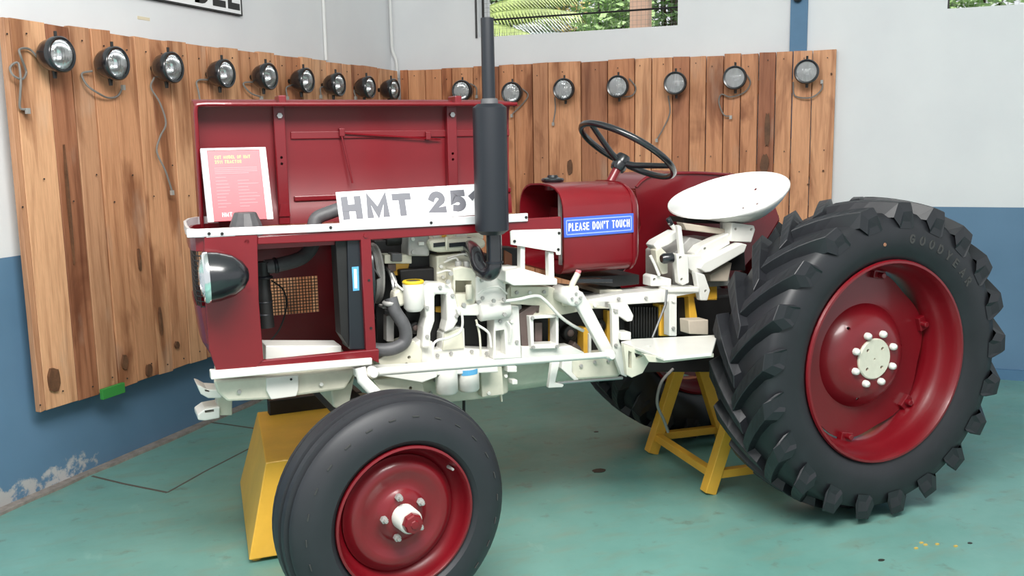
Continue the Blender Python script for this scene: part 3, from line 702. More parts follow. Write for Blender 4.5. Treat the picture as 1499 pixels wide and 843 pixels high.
for px, py in ((500, 195), (626, 200)):
    p = S(px, py, .29); MB().box(p+Vector((-.010, -.012, -.012)), p+Vector((.010, .012, .018))).build('stay_clip', 'red', hood, bevel=.003)

# ---- nose, side frame, trim
YS = -.262
def plan(off=0): return [(-2.22, YS+off), (-2.30, YS+off), (-2.330+off*.5, YS+.018+off), (-2.342+off, YS+.05), (-2.338+off, -.1), (-2.325+off, .08), (-2.30+off, .20), (-2.27+off, .245-off), (-2.20, .262-off)]
def band(name, z0, z1, mt, sh0=0, sh1=0, parent=TR, off=0.0, th=.012):
    a, b_ = plan(off), plan(off+th); v = []; n = len(a)
    for (z, sh) in ((z0, sh0), (z1, sh1)):
        for L_ in (a, b_): v += [(x+sh if x < -2.25 else x, y, z) for x, y in L_]
    f = []
    for k in range(n-1):
        f += [(k, k+1, 2*n+k+1, 2*n+k), (n+k, 3*n+k, 3*n+k+1, n+k+1), (k, n+k, n+k+1, k+1), (2*n+k, 2*n+k+1, 3*n+k+1, 3*n+k)]
    f += [(0, 2*n, 3*n, n), (n-1, 2*n-1, 4*n-1, 3*n-1)]
    return MB().add(v, f).build(name, mt, parent, True, angle=35)
zt0 = S(300, 349, YS).z; zg1 = S(280, 369, YS).z; zg0 = S(286, 451, YS).z; zl = S(300, 541, YS).z
nose = band('nose_cowl', zg1, zt0+.004, 'red')
band('nose_apron', (zg0+zl)/2-.02, zg0, 'red', .012, .0, TR, .004); band('nose_apron', zl-.01, (zg0+zl)/2-.02, 'red', .055, .012, TR, .004)
gr = MB(); gp = [(-2.31, YS+.008), (-2.326, YS+.022), (-2.333, YS+.05), (-2.328, -.1), (-2.315, .08), (-2.29, .20)]
for a, b_ in zip(gp[:-1], gp[1:]):
    a, b_ = Vector((*a, 0)), Vector((*b_, 0)); L_ = (b_-a).length; n = max(1, int(L_/.013))
    for k in range(n): q = a.lerp(b_, k/n); gr.box((q.x-.0016, q.y-.0016, zg0-.004), (q.x+.0016, q.y+.0016, zg1+.004))
    for k in range(12):
        z = zg0+(zg1-zg0)*k/11; d = (b_-a).normalized(); sd = Vector((-d.y, d.x, 0))*.0016
        gr.prism([a+sd+Vector((0, 0, z-.0016)), b_+sd+Vector((0, 0, z-.0016)), b_-sd+Vector((0, 0, z-.0016)), a-sd+Vector((0, 0, z-.0016))], (0, 0, .0032))
o = gr.build('grille', 'dark', TR); o['kind'] = 'stuff'
blk('front_side_panel', [(299, 343), (377, 340), (377, 357), (379, 440), (386, 527), (372, 541), (318, 546), (306, 512), (301, 449), (299, 369)], YS-.005, .012, 'red')
for (x, y) in ((361, 354), (364, 424)): bolt(S(x, y, YS), (0, -1, 0), .008, .005, 'red', TR)
sr = blk('side_frame_rail', [(377, 346), (528, 336), (700, 325), (772, 320), (822, 317), (822, 336), (742, 339), (700, 341), (545, 351), (377, 358)], YS, .014, 'red')
bolt(S(535, 345, YS), (0, -1, 0), .007, .004, 'red', sr)
blk('frame_post', [(528, 349), (543, 348), (551, 514), (536, 515)], YS, .022, 'red')
for p_ in ((540, 410), (543, 480)): bolt(S(*p_, YS), (0, -1, 0), .004, .003, 'dark', TR)
blk('lower_frame_rail', [(372, 529), (390, 527), (535, 513), (555, 511), (555, 532), (545, 527), (374, 541)], YS-.002, .02, 'red')
tr = blk('bonnet_trim', [(273, 336), (500, 327), (700, 316), (773, 312), (773, 324), (700, 328), (500, 338), (274, 348)], YS-.008, .012, 'alu', bevel=.002)
for (x, y) in ((306, 342), (325, 342), (484, 333), (631, 326), (770, 318)): bolt(S(x, y, YS-.008), (0, -1, 0), .005, .003, 'dark', tr)
band('nose_trim', zt0+.003, zt0+.028, 'alu', 0, 0, TR, -.006, .008)
# top rim of the engine bay on the far side + far side sheet with a mesh window
MB().box((-2.24, .24, 1.10), (-1.10, .262, 1.135)).build('far_frame_rail', 'red', TR, bevel=.004)
zf0 = S(390, 463, .25).z; zf1 = S(390, 409, .25).z; xa = S(397, 430, .25).x; xb = S(466, 430, .25).x
sheet = MB()
for (a, b_, z0, z1) in ((-2.24, -1.70, .58, zf0), (-2.24, -1.70, zf1, 1.12), (-2.24, xa, zf0, zf1), (xb, -1.70, zf0, zf1)): sheet.box((a, .25, z0), (b_, .258, z1))
sh = sheet.build('far_side_panel', 'red_in', TR)
ms = MB()
for i in range(1, 15): x = xa+(xb-xa)*i/15; ms.box((x-.0013, .252, zf0), (x+.0013, .255, zf1))
for i in range(1, 12): z = zf0+(zf1-zf0)*i/12; ms.box((xa, .252, z-.0013), (xb, .255, z+.0013))
o = ms.build('vent_mesh', 'dark', sh); o['kind'] = 'stuff'
MB().box((-2.20, .23, 1.055), (-1.75, .25, 1.075)).build('panel_fold', 'red', sh, bevel=.004)
rect('battery_tray', 389, 506, 500, 530, -.18, .10, 'white')
blk('lower_trim', [(308, 543), (545, 524), (545, 534), (309, 556)], YS-.012, .03, 'white', bevel=.003)
# headlamp on the side
hc = S(331, 404, -.335); hd = Vector((-1, .055, -.02)).normalized()
hl = MB().lathe([(-.065, .0001), (-.062, .018), (-.048, .040), (-.02, .060), (.02, .071), (.045, .0735), (.052, .074)], frame(hc, hd), 40).build('headlamp_shell', 'black', TR, True, angle=60)
MB().lathe([(.048, .0755), (.058, .0755), (.064, .071), (.060, .067)], frame(hc, hd), 40).build('headlamp_bezel', 'chrome', hl, True)
MB().lathe([(.052, .069), (.062, .067), (.072, .045), (.077, .0001)], frame(hc, hd), 32).build('headlamp_lens', 'glass', hl, True)
MB().lathe([(.05, .067), (.03, .055), (.0, .02)], frame(hc, hd), 32).build('headlamp_reflector', 'chrome', hl, True)
MB().tube([hc+Vector((.0, .03, -.02)), hc+Vector((.0, .09, -.02))], .012, 8).build('headlamp_bracket', 'dark', hl, True)
# radiator, cap, hoses
rd = MB().prism([S(491, 345, -.235), S(508, 344, -.235), S(513, 512, -.235), S(499, 490, -.235)], (0, .07, 0)).build('radiator_core', 'core', TR, bevel=.002)
rt = MB().prism([S(508, 344, -.245), S(530, 343, -.245), S(537, 512, -.245), S(512, 512, -.245)], (0, .10, 0)).build('radiator_tank', 'muff', TR, bevel=.004)
st = blk('radiator_label', [(515, 391), (525, 390), (526, 425), (517, 426)], -.2475, .003, 'lblue', rt, 0)
blk('label_print', [(518, 394), (522, 394), (523, 422), (519, 422)], -.2485, .002, 'paper', rt, 0)
c = S(360, 331, .0); MB().lathe([(-.03, .052), (.0, .052), (.012, .048), (.042, .036), (.045, .033), (.045, .0001)], frame(c, (0, 0, 1)), 12).build('radiator_cap', 'grub', TR)
MB().box((-2.26, -.22, 1.105), (-1.83, .22, 1.12)).build('engine_bay_tray', 'red_in', TR)
tub('air_cleaner', [(384, 383, -.06), (386, 430, -.06), (390, 479, -.06)], [.022]*6+[.026]*6+[.026], 'dark', n=16)
for y in (408, 444, 462): cyl('hose_clamp', S(387, y, -.06), (0, 0, 1), .0275, .010, 'muff')
tub('air_hose', [(388, 391, -.06), (410, 387, -.05), (440, 378, -.02), (456, 362, .0), (459, 345, .02), (462, 322, .03), (480, 312, .03), (520, 300, .04), (560, 300, .05)], .0235, 'grub', n=14)
cyl('hose_clamp', S(400, 389, -.056), (1, 0, .1), .0265, .014, 'muff')
tub('wiring', [(397, 410, .1), (415, 425, .1), (419, 450, .1), (410, 480, .1), (395, 500, .1)], .003, 'dark', n=6)
tub('bottom_hose', [(572, 436, -.16), (578, 455, -.17), (592, 478, -.18), (592, 500, -.18), (572, 511, -.18), (545, 511, -.16), (535, 510, -.13)], .022, 'grub', n=14)
cyl('hose_clamp', S(571, 447, -.16), (0, 0, 1), .026, .016, 'grey')

# ---- fan
fc = S(545, 425, -.2); fcx = fc.x
MB().lathe([(0, .17), (.0, .205), (.030, .205), (.030, .19), (.010, .17)], frame((fcx-.02, 0, fc.z+.03), (1, 0, 0)), 48, closed=True).build('fan_shroud', 'black', TR, True, angle=40)
MB().lathe([(.05, .0001), (.05, .10), (.058, .105), (.064, .095), (.070, .105), (.078, .10), (.078, .0001)], frame((fcx-.01, -.02, fc.z+.03), (1, 0, 0)), 36).build('fan_pulley', 'grey', TR, True, angle=30)
fan = MB()
for k in range(6):
    mm = Matrix.Translation((fcx+.015, -.02, fc.z+.03)) @ Matrix.Rotation(k*math.pi/3+.3, 4, 'X') @ Matrix.Rotation(.5, 4, 'Z'); fan.box((-.002, -.035, .03), (.002, .035, .165), mm)
fan.build('fan_blades', 'dark', TR)

# ---- engine core and castings
blk('engine_block', [(585, 395), (742, 385), (742, 415), (990, 440), (992, 492), (900, 520), (640, 540), (600, 520)], -.09, .26, 'core', bevel=.006)
blk('cylinder_head', [(600, 352), (640, 349), (640, 375), (700, 372), (720, 372), (720, 420), (588, 425), (598, 376)], -.045, .2, 'dark')
rect('thermostat_housing', 598, 343, 629, 375, -.10, .12, 'grey', bevel=.006)
rect('thermostat_plug', 613, 354, 621, 359, -.108, .02, 'white', bevel=.001)
rc = blk('rocker_cover', [(627, 353), (634, 350), (700, 347), (712, 352), (712, 362), (700, 367), (645, 370), (632, 368)], -.13, .2, 'cream', bevel=.012)
for x0, x1 in ((635, 653), (658, 681)): blk('cover_label', [(x0, 356), (x1, 354), (x1, 360), (x0, 362)], -.1345, .006, 'muff', rc, 0)
rect('rocker_top', 632, 341, 708, 350, -.06, .12, 'cream'); rect('rocker_spring', 649, 338, 654, 352, -.085, .02, 'yel'); rect('rocker_arm', 668, 342, 684, 349, -.09, .03, 'white'); rect('rocker_arm', 634, 342, 644, 350, -.09, .03, 'white')
cyl('head_stud', S(654, 366, -.135), (0, 0, 1), .005, .045, 'cream', n=8)
cyl('breather_hose', S(562, 350, .0), (1, 0, 0), .03, .10, 'dark')
rect('water_pump', 563, 373, 603, 386, -.08, .1, 'cream'); rect('coil', 574, 371, 589, 383, -.10, .05, 'grub'); rect('pump_spacer', 568, 386, 580, 397, -.07, .05, 'mauve'); blk('pump_flange', [(578, 385), (600, 385), (597, 396), (590, 398), (586, 404), (572, 402)], -.06, .03, 'yel')
for i, (x, r) in enumerate(((564, .085), (570, .075))): MB().lathe([(0, r-.012), (0, r), (.008, r), (.008, r-.012)], frame(S(x, 425, -.04), (1, 0, 0)), 32, closed=True).build('belt_pulley', 'steel', TR, True, angle=30)
rect('pump_bracket', 560, 448, 575, 452, -.15, .05, 'grey'); rect('lower_link', 566, 462, 577, 500, -.12, .04, 'grey'); rect('cross_plate', 595, 497, 612, 504, -.1, .05, 'grey')
blk('timing_case', [(548, 352), (604, 350), (612, 395), (612, 512), (552, 512)], -.02, .2, 'core', bevel=.004)
# oil filler canister with yellow ring
c = S(607, 455, -.17); z1 = S(604, 416, -.17).z
oc = MB().lathe([(0, .0001), (0, .024), (.012, .034), (z1-c.z, .0355), (z1-c.z+.004, .034), (z1-c.z+.004, .0001)], frame((c.x-.002, -.17, c.z), (0, 0, 1)), 32).build('oil_filler', 'white', TR, True, angle=45)
MB().lathe([(0, .024), (0, .0355), (.006, .0365), (.010, .033), (.010, .024)], frame((c.x-.002, -.17, z1+.003), (0, 0, 1)), 32).build('filler_ring', mat('bright_yellow', (.80, .55, .03), .4), oc, True, angle=40)
MB().lathe([(0, .025), (.006, .024), (.009, .0001)], frame((c.x-.002, -.17, z1+.004), (0, 0, 1)), 28).build('filler_cap', 'steel', oc, True)
blk('pump_body', [(577, 428), (588, 420), (596, 424), (594, 446), (586, 450), (576, 442)], -.16, .05, 'cream', bevel=.008)
# manifold casting shaped like an inverted U
blk('cut_manifold', [(619, 419), (632, 414), (652, 415), (664, 424), (671, 440), (671, 470), (664, 482), (651, 487), (655, 470), (654, 431), (637, 431), (637, 470), (631, 488), (631, 510), (618, 510), (620, 480), (624, 465)], -.185, .07, 'white', bevel=.008)
blk('valve_guide', [(638, 449), (652, 448), (652, 458), (638, 457)], -.1, .02, 'yel')
blk('head_casting', [(639, 375), (682, 370), (690, 380), (690, 420), (640, 424)], -.12, .1, 'cream', bevel=.006)
ipump = blk('injection_pump', [(663, 393), (676, 390), (696, 394), (699, 420), (697, 440), (690, 458), (672, 458), (668, 440), (664, 420)], -.19, .09, 'cream', bevel=.005)
for x in (671, 683): cyl('pump_union', S(x, 394, -.165), (0, 0, 1), .011, .028, 'grey', n=10)
drill(ipump, MB().prism([S(x, y, -.20) for x, y in ((668, 411), (692, 411), (692, 431), (668, 431))], (0, .075, 0))); blk('pump_rack', [(681, 419), (692, 419), (692, 440), (684, 440), (684, 423)], -.2, .01, 'white', bevel=.002)
cyl('pump_plunger', S(687, 438, -.20), (0, 0, 1), .012, .05, 'cream', n=12)
blk('pump_flange', [(655, 419), (662, 410), (664, 424), (660, 428)], -.17, .03, 'white')
for (x, y) in ((659, 400), (678, 446), (700, 442), (655, 412)): bolt(S(x, y, -.195), (0, -1, 0), .008, .01, 'grey', TR)
blk('pump_lower_bracket', [(668, 452), (700, 444), (712, 452), (700, 462), (672, 462)], -.20, .05, 'white', bevel=.004)
# filter housing / starter: big white barrel
blk('exhaust_flange', [(697, 405), (728, 398), (740, 402), (742, 440), (728, 446), (706, 450), (697, 440)], -.20, .08, 'white', bevel=.006)
cyl('starter_motor', S(701, 457, -.20), (1, 0, .04), .032, .11, 'white', n=28); cyl('starter_end', S(735, 455, -.20), (1, 0, .04), .022, .03, 'cream', n=20)
for (x, y) in ((722, 440), (737, 438), (738, 460)): bolt(S(x, y, -.235), (0, -1, 0), .007, .01, 'grey', TR)
blk('crankcase_side', [(600, 505), (612, 500), (618, 495), (634, 500), (635, 512), (647, 512), (648, 489), (652, 482), (668, 478), (680, 480), (681, 510), (722, 512), (722, 470), (742, 446), (764, 446), (768, 508), (800, 510), (800, 532), (620, 545), (598, 530)], -.16, .06, 'white', bevel=.004)
blk('crankcase_web', [(651, 488), (676, 480), (680, 510), (648, 513)], -.168, .02, 'cream', bevel=.003)
tcov = blk('timing_cover', [(585, 505), (606, 498), (618, 512), (618, 540), (560, 545), (553, 527)], -.17, .1, 'cream', bevel=.004)
tc_ = MB(); pit(tc_, S(599, 523, -.17), (0, -1, 0), .006); pit(tc_, S(595, 533, -.17), (0, -1, 0), .006); drill(tcov, tc_)
tub('fuel_line', [(676, 455, -.21), (677, 475, -.21), (672, 487, -.21), (655, 495, -.21), (641, 498, -.21), (634, 506, -.21), (634, 528, -.21)], .0045, 'white', n=8)
tub('fuel_line', [(698, 475, -.21), (712, 484, -.21), (717, 492, -.21), (719, 508, -.21)], .0045, 'white', n=8); tub('fuel_line', [(697, 468, -.2), (702, 490, -.2), (704, 522, -.2)], .004, 'cream', n=8)
# clutch housing window area
fwh = blk('flywheel_housing', [(724, 462), (742, 446), (760, 448), (764, 525), (722, 527)], -.20, .06, 'white', bevel=.005); drill(fwh, MB().prism([S(x, y, -.21) for x, y in ((727, 485), (740, 483), (742, 520), (728, 521))], (0, .050, 0)))
M['beige'] = mat('beige_primer', (.55, .47, .38), .55, 0, 0, .2, 10)
blk('cut_face', [(759, 460), (779, 447), (790, 447), (790, 458), (778, 463), (776, 506), (764, 507)], -.19, .05, 'mauve', bevel=.002)
wf = MB()
def ring(mb, outer, inner, Y, d):
    n = len(outer); v = [S(x, y, Y) for x, y in outer]+[S(x, y, Y) for x, y in inner]; v += [p+Vector((0, d, 0)) for p in v]; f = []
    for k in range(n):
        j = (k+1) % n; f += [(k, j, n+j, n+k), (2*n+k, 3*n+k, 3*n+j, 2*n+j), (k, 2*n+k, 2*n+j, j), (n+k, n+j, 3*n+j, 3*n+k)]
    mb.add(v, f)
ring(wf, [(775, 463), (818, 460), (818, 510), (778, 511)], [(781, 467), (814, 465), (814, 503), (782, 504)], -.215, .05)
wf.build('window_frame', 'white', TR, bevel=.002)
rect('cut_gear', 783, 472, 794, 504, -.16, .04, 'mauve'); rect('cut_shaft', 809, 466, 814, 503, -.17, .04, 'yel'); rect('cut_shaft', 854, 480, 862, 518, -.14, .05, 'yel'); rect('cut_shaft', 889, 455, 894, 512, -.12, .05, 'yel'); rect('cut_rod', 862, 488, 866, 520, -.15, .02, 'white')
blk('clutch_pad', [(838, 506), (842, 500), (850, 508), (852, 514), (842, 515)], -.17, .04, 'mauve')
blk('housing_lower', [(764, 507), (818, 508), (836, 506), (856, 516), (856, 524), (764, 528)], -.20, .06, 'white', bevel=.004)
blk('housing_upper', [(748, 417), (808, 420), (830, 430), (852, 438), (893, 440), (895, 452), (870, 452), (818, 462), (776, 463), (790, 448), (764, 446), (742, 446), (742, 425)], -.19, .08, 'cream', bevel=.004)
blk('housing_side_lid', [(748, 420), (803, 420), (803, 433), (748, 435)], -.2, .03, 'cream', bevel=.002)
tub('oil_pipe', [(738, 441, -.235), (760, 438, -.235), (785, 433, -.235), (798, 440, -.235), (820, 463, -.23), (838, 476, -.225), (854, 484, -.22)], .006, 'white', n=8)
# sump, oil filters
blk('sump', [(545, 545), (621, 543), (730, 535), (745, 540), (745, 575), (728, 582), (632, 592), (618, 575), (548, 580)], -.13, .28, 'cream', bevel=.008)
for (x0, x1, y0, y1) in ((640, 671, 541, 576), (673, 702, 538, 572)):
    a = S((x0+x1)/2, y1, -.22); b_ = S((x0+x1)/2, y0, -.22); r = (S(x1, y1, -.22)-S(x0, y1, -.22)).length/2
    oc = MB().lathe([(0, .0001), (0, r-.006), (.006, r), (b_.z-a.z, r), (b_.z-a.z+.02, r*.8), (b_.z-a.z+.02, .0001)], frame((a.x, -.22+r*.2, a.z), (0, 0, 1)), 32).build('oil_filter', 'white', TR, True, angle=45)
    if x0 == 673:
        lab = MB(); n = 8; v = []
        for k in range(n+1):
            t = math.radians(-150+k*95/n)
            for z in (b_.z-.022, b_.z-.004): v.append((a.x+(r+.0006)*math.cos(t), -.22+r*.2+(r+.0006)*math.sin(t), z+.004*k/n))
        lab.add(v, [(2*k, 2*k+2, 2*k+3, 2*k+1) for k in range(n)]); lab.build('filter_label', 'lblue', oc)
blk('filter_head', [(636, 536), (728, 528), (730, 545), (636, 550)], -.235, .1, 'white', bevel=.004)
blk('filter_bracket', [(703, 540), (735, 536), (738, 578), (706, 582)], -.17, .08, 'cream', bevel=.004)
rect('bracket_tab', 743, 536, 757, 545, -.19, .04, 'white'); rect('bracket_tab', 750, 556, 758, 563, -.19, .04, 'white')
blk('drain_spike', [(731, 568), (735, 568), (736, 588), (734, 588)], -.15, .01, 'cream', bevel=.001); tub('hanging_rod', [(679, 575, -.05), (679, 606, -.05)], .006, 'dark', n=8, sm=0)
# bell housing below, gearbox
c = S(742, 535, 0); 
cyl('clutch_tunnel', (S(745, 560, -.1).x, 0, S(790, 535, -.1).z), (1, 0, 0), .105, .33, 'cream', n=32)
blk('gearbox_lower', [(824, 526), (903, 520), (912, 545), (905, 552), (848, 556), (838, 552), (824, 545)], -.20, .40, 'cream', bevel=.008)
blk('gearbox_flange', [(824, 527), (838, 526), (838, 545), (848, 556), (842, 558), (822, 540)], -.21, .03, 'white')
blk('bracket_arm', [(808, 531), (820, 530), (813, 560), (826, 563), (824, 567), (803, 568)], -.26, .02, 'white')
tub('lower_rod', [(815, 561, -.25), (860, 557, -.25), (911, 553, -.25)], .006, 'steel', n=8, sm=0)
# steering lever and drag link
dl_ = tub('drag_link', [(540, 546, -.33), (640, 538, -.33), (760, 529, -.33), (892, 519, -.33)], .0115, 'white', n=14, sm=0)
for p in ((892, 519), (545, 545)): MB().lathe([(-.022, .0001), (-.022, .012), (-.012, .019), (.012, .019), (.022, .012), (.022, .0001)], frame(S(*p, -.33), (0, 1, 0)), 16).build('ball_joint', 'white', dl_, True, angle=40)
blk('steering_arm', [(835, 433), (843, 423), (854, 428), (864, 445), (900, 515), (893, 524), (884, 520), (846, 450)], -.29, .03, 'white', bevel=.006)
cyl('steering_shaft', S(842, 436, -.30), (0, 1, 0), .030, .14, 'white'); cyl('steering_box', S(822, 433, -.20), (.9, -.45, 0), .036, .06, 'cream')
for a in range(4): p = S(843, 436, -.301)+Vector((.016*math.cos(a*1.57), 0, .016*math.sin(a*1.57))); bolt(p, (0, -1, 0), .005, .006, 'grey', TR)
lv = tub('gear_lever', [(834, 432, -.22), (838, 415, -.22), (846, 400, -.22)], .011, 'cream', n=10, sm=0); cyl('lever_tip', S(846, 400, -.22), (.3, 0, 1), .010, .012, 'pinkl', lv)
# front dash bracket
bk = blk('dash_bracket', [(747, 339), (750, 337), (821, 335), (821, 373), (815, 373), (814, 369), (748, 358)], -.275, .006, 'white', bevel=.001)
for (x, y) in ((753, 353), (817, 365), (818, 341)): bolt(S(x, y, -.275), (0, -1, 0), .005, .004, 'dark', bk)
for q in ([(762, 360), (769, 361), (769, 396), (762, 395)], [(803, 368), (811, 369), (812, 408), (804, 408)]): blk('bracket_leg', q, -.265, .03, 'white')
blk('bracket_base', [(740, 397), (762, 392), (816, 408), (816, 417), (752, 418), (740, 412)], -.27, .12, 'white'); rect('bracket_bar', 735, 390, 764, 396, -.24, .03, 'white')
blk('dash_block', [(735, 362), (762, 364), (762, 390), (737, 390)], -.15, .1, 'core'); blk('dash_wood', [(739, 366), (750, 372), (750, 391), (739, 391)], -.16, .02, mat('brown_block', (.20, .07, .03), .6))
blk('valve_linkage', [(738, 402), (752, 396), (760, 402), (756, 414), (740, 416)], -.22, .05, 'cream')
for (x, y) in ((745, 404), (752, 410), (746, 413)): bolt(S(x, y, -.225), (0, -1, 0), .006, .008, 'dark', TR)
# gearbox frame, springs, cut castings
blk('gearbox_top_rail', [(850, 441), (912, 430), (978, 424), (1024, 421), (1024, 428), (991, 434), (980, 442), (915, 446), (890, 452)], -.19, .12, 'white', bevel=.003)
rect('top_cover', 878, 424, 912, 436, -.12, .2, 'cream');
rect('frame_upright', 980, 432, 991, 492, -.20, .04, 'white')
blk('hook_plate', [(893, 444), (918, 443), (928, 462), (926, 470), (919, 471), (908, 464), (897, 458)], -.24, .02, 'white', bevel=.004)
blk('brake_strut', [(896, 450), (906, 452), (907, 500), (918, 525), (918, 552), (910, 549), (897, 515)], -.24, .02, 'white', bevel=.003)
rect('pedal_block', 909, 486, 924, 498, -.26, .05, 'white')
for i in range(13):
    x = 922+i*4.0; blk('clutch_spring_coil', [(x, 449+.1*i), (x+2.6, 449), (x+2.6, 494), (x, 494)], -.13, .1, 'dark', bevel=.002)
rect('cut_brake_drum', 966, 446, 980, 492, -.14, .08, 'yel'); blk('cut_bearing_seat', [(992, 427), (1023, 424), (1023, 433), (1016, 434), (1022, 470), (1010, 470), (1008, 434), (992, 436)], -.14, .06, 'yel')
rect('cut_hub', 993, 436, 1008, 490, -.11, .1, 'core'); rect('cut_seat', 1022, 415, 1050, 440, -.05, .1, 'yel')
tub('brake_rod', [(976, 424, -.23), (974, 446, -.23), (955, 494, -.23)], .0045, 'steel', n=8, sm=0)
blk('footrest_block', [(1008, 469), (1037, 468), (1037, 490), (1009, 489)], -.26, .06, 'beige', bevel=.003)
# foot plate
zf = .70; fp = [SZ(909, 500, zf), SZ(972, 524, zf), SZ(1042, 517, zf), SZ(1050, 490, zf), SZ(924, 496, zf)]
ft_ = MB().prism([p for p in fp], (0, 0, -.010)).build('footplate', 'white', TR, bevel=.002)
p = SZ(948, 507, zf); drill(ft_, MB().box(p+Vector((-.012, -.008, -.03)), p+Vector((.012, .008, .02))))
fbr = blk('footplate_bracket', [(913, 504), (935, 511), (962, 521), (950, 530), (941, 546), (925, 553), (918, 549), (916, 530)], -.36, .02, 'cream', bevel=.002); drill(fbr, MB().prism([S(x, y, -.37) for x, y in ((922, 514), (927, 516), (927, 540), (922, 538))], (0, .04, 0)).prism([S(x, y, -.37) for x, y in ((931, 517), (944, 522), (934, 527))], (0, .04, 0)))
blk('footplate_edge', [(942, 518), (972, 524), (1045, 517), (1045, 523), (972, 531), (950, 530)], -.50, .02, 'cream', bevel=.002)

# ---- fasteners over the castings
for (x, y, Y) in ((644, 420, -.186), (662, 432, -.186), (668, 462, -.186), (625, 450, -.186), (625, 492, -.186), (690, 514, -.161), (660, 517, -.161), (640, 520, -.161), (712, 517, -.161), (748, 455, -.201), (748, 470, -.201), (756, 500, -.201), (732, 470, -.201),
                  (779, 465, -.216), (815, 463, -.216), (815, 507, -.216), (780, 508, -.216), (756, 428, -.201), (775, 428, -.201), (796, 427, -.201), (705, 410, -.201), (735, 407, -.201), (736, 425, -.201), (706, 436, -.201), (645, 390, -.121), (648, 405, -.121), (655, 380, -.121),
                  (870, 447, -.191), (905, 437, -.191), (945, 436, -.191), (985, 440, -.201), (985, 480, -.201), (900, 455, -.241), (901, 505, -.241), (850, 535, -.201), (870, 530, -.201), (890, 528, -.201), (636, 556, -.131), (630, 575, -.131), (740, 550, -.171), (715, 575, -.171), (350, 573, -.216), (470, 562, -.216), (604, 350, -.101), (604, 369, -.101)):
    bolt(S(x, y, Y), (0, -1, 0), .0065, .007, 'grey' if (x+y) % 3 else 'white', TR)
for pts in ([(640, 400, -.14), (655, 396, -.16), (664, 400, -.18)], [(684, 392, -.17), (690, 380, -.16), (680, 372, -.14), (655, 378, -.13)], [(672, 392, -.17), (668, 378, -.15), (650, 384, -.13)], [(742, 470, -.21), (748, 480, -.22), (746, 500, -.21)], [(700, 430, -.22), (712, 422, -.225), (730, 420, -.22), (742, 430, -.21)], [(590, 425, -.17), (580, 415, -.15), (573, 400, -.12)]):
    tub('small_pipe', pts, .0035, 'white', n=7)
for (x, y, r) in ((609, 480, .022), (836, 488, .03), (878, 478, .028)): cyl('cut_shaft_end', S(x, y, -.12), (0, 1, 0), r, .05, 'core'); cyl('cut_shaft_core', S(x, y, -.125), (0, 1, 0), r*.45, .05, 'mauve')
# ---- rear axle and gearbox body
blk('transmission_case', [(985, 440), (1060, 432), (1120, 432), (1120, 540), (985, 540)], -.05, .22, 'core', bevel=.01)
cyl('axle_tube', (0, -.42, ZR), (0, 1, 0), .085, .93, 'dark', n=28); cyl('axle_flange', (0, -.46, ZR), (0, 1, 0), .15, .05, 'dark', n=28); cyl('axle_flange', (0, .50, ZR), (0, 1, 0), .15, .05, 'dark', n=28)
blk('transmission_belly', [(905, 500), (985, 495), (1060, 495), (1060, 545), (985, 545), (910, 545)], -.10, .3, 'dark', bevel=.008)
tub('breather_pipe', [(985, 540, -.1), (968, 560, -.12), (962, 590, -.12), (972, 615, -.1), (978, 632, -.08)], .006, 'cable', n=8)

# ---- chassis front, axle
fb = MB().prism([S(x, y, -.215) for x, y in [(312, 557), (420, 549), (520, 540), (520, 545), (505, 570), (395, 585), (333, 588), (318, 575)]], (.055, .43, 0)).build('front_bolster', 'cream', TR, bevel=.008)
blk('bolster_plate', [(390, 553), (437, 549), (437, 571), (434, 580), (397, 585), (390, 572)], -.225, .02, 'white', bevel=.003); bolt(S(426, 555, -.226), (0, -1, 0), .004, .003, 'dark', TR)
for (pts, Y) in (([(288, 563), (294, 565), (303, 570), (325, 571), (325, 583), (305, 583), (294, 577)], -.06), ([(289, 607), (300, 599), (322, 595), (322, 612), (300, 616), (290, 615)], -.05)):
    hk = blk('tow_hook', pts, Y, .10, 'white', bevel=.004); sl = [(300, 602), (314, 600), (314, 604), (301, 606)] if pts[0][1] > 600 else [(300, 571), (308, 573), (307, 575), (301, 574)]
    drill(hk, MB().prism([S(x, y, Y-.01) for x, y in sl], (0, .13, 0)))
rect('hook_bracket', 318, 580, 340, 608, -.03, .06, 'cream');
blk('chassis_rail', [(520, 540), (640, 534), (640, 552), (618, 560), (545, 548), (520, 552)], -.24, .05, 'white', bevel=.003); cweb = blk('chassis_web', [(546, 556), (600, 552), (620, 562), (622, 586), (600, 582), (560, 578)], -.20, .04, 'cream', bevel=.003)
tc_ = MB(); pit(tc_, S(601, 568, -.20), (0, -1, 0), .006); drill(cweb, tc_)
cyl('axle_tube', S(528, 592, .1), (.02, -1, -.10), .046, .50, 'cream'); blk('axle_pivot', [(484, 572), (512, 560), (520, 548), (512, 590), (500, 600), (488, 596)], -.15, .2, 'cream', bevel=.006)
tub('steering_knuckle_arm', [(527, 538, -.33), (531, 556, -.34), (552, 578, -.40), (578, 602, -.46)], .018, 'white', n=14, sm=0)
kp = MB().tube([Vector((-1.847, -.50, .62)), Vector((-1.847, -.50, .30))], .032, 16).build('king_pin', 'white', TR, True, angle=50)
MB().tube([FC-FN*.04, FC-FN*.17], [.034, .03], 16).build('stub_axle', 'white', TR, True, angle=50)
MB().tube([Vector((-1.85, -.30, .575)), Vector((-1.847, -.50, .52))], .036, 14).build('axle_end', 'cream', TR, True)
MB().box((-1.90, -.05, .50), (-1.80, .60, .56)).build('axle_beam', 'dark', TR, bevel=.006)
blk('axle_strut', [(484, 588), (492, 586), (508, 612), (500, 622)], -.02, .03, 'dark', bevel=.002)

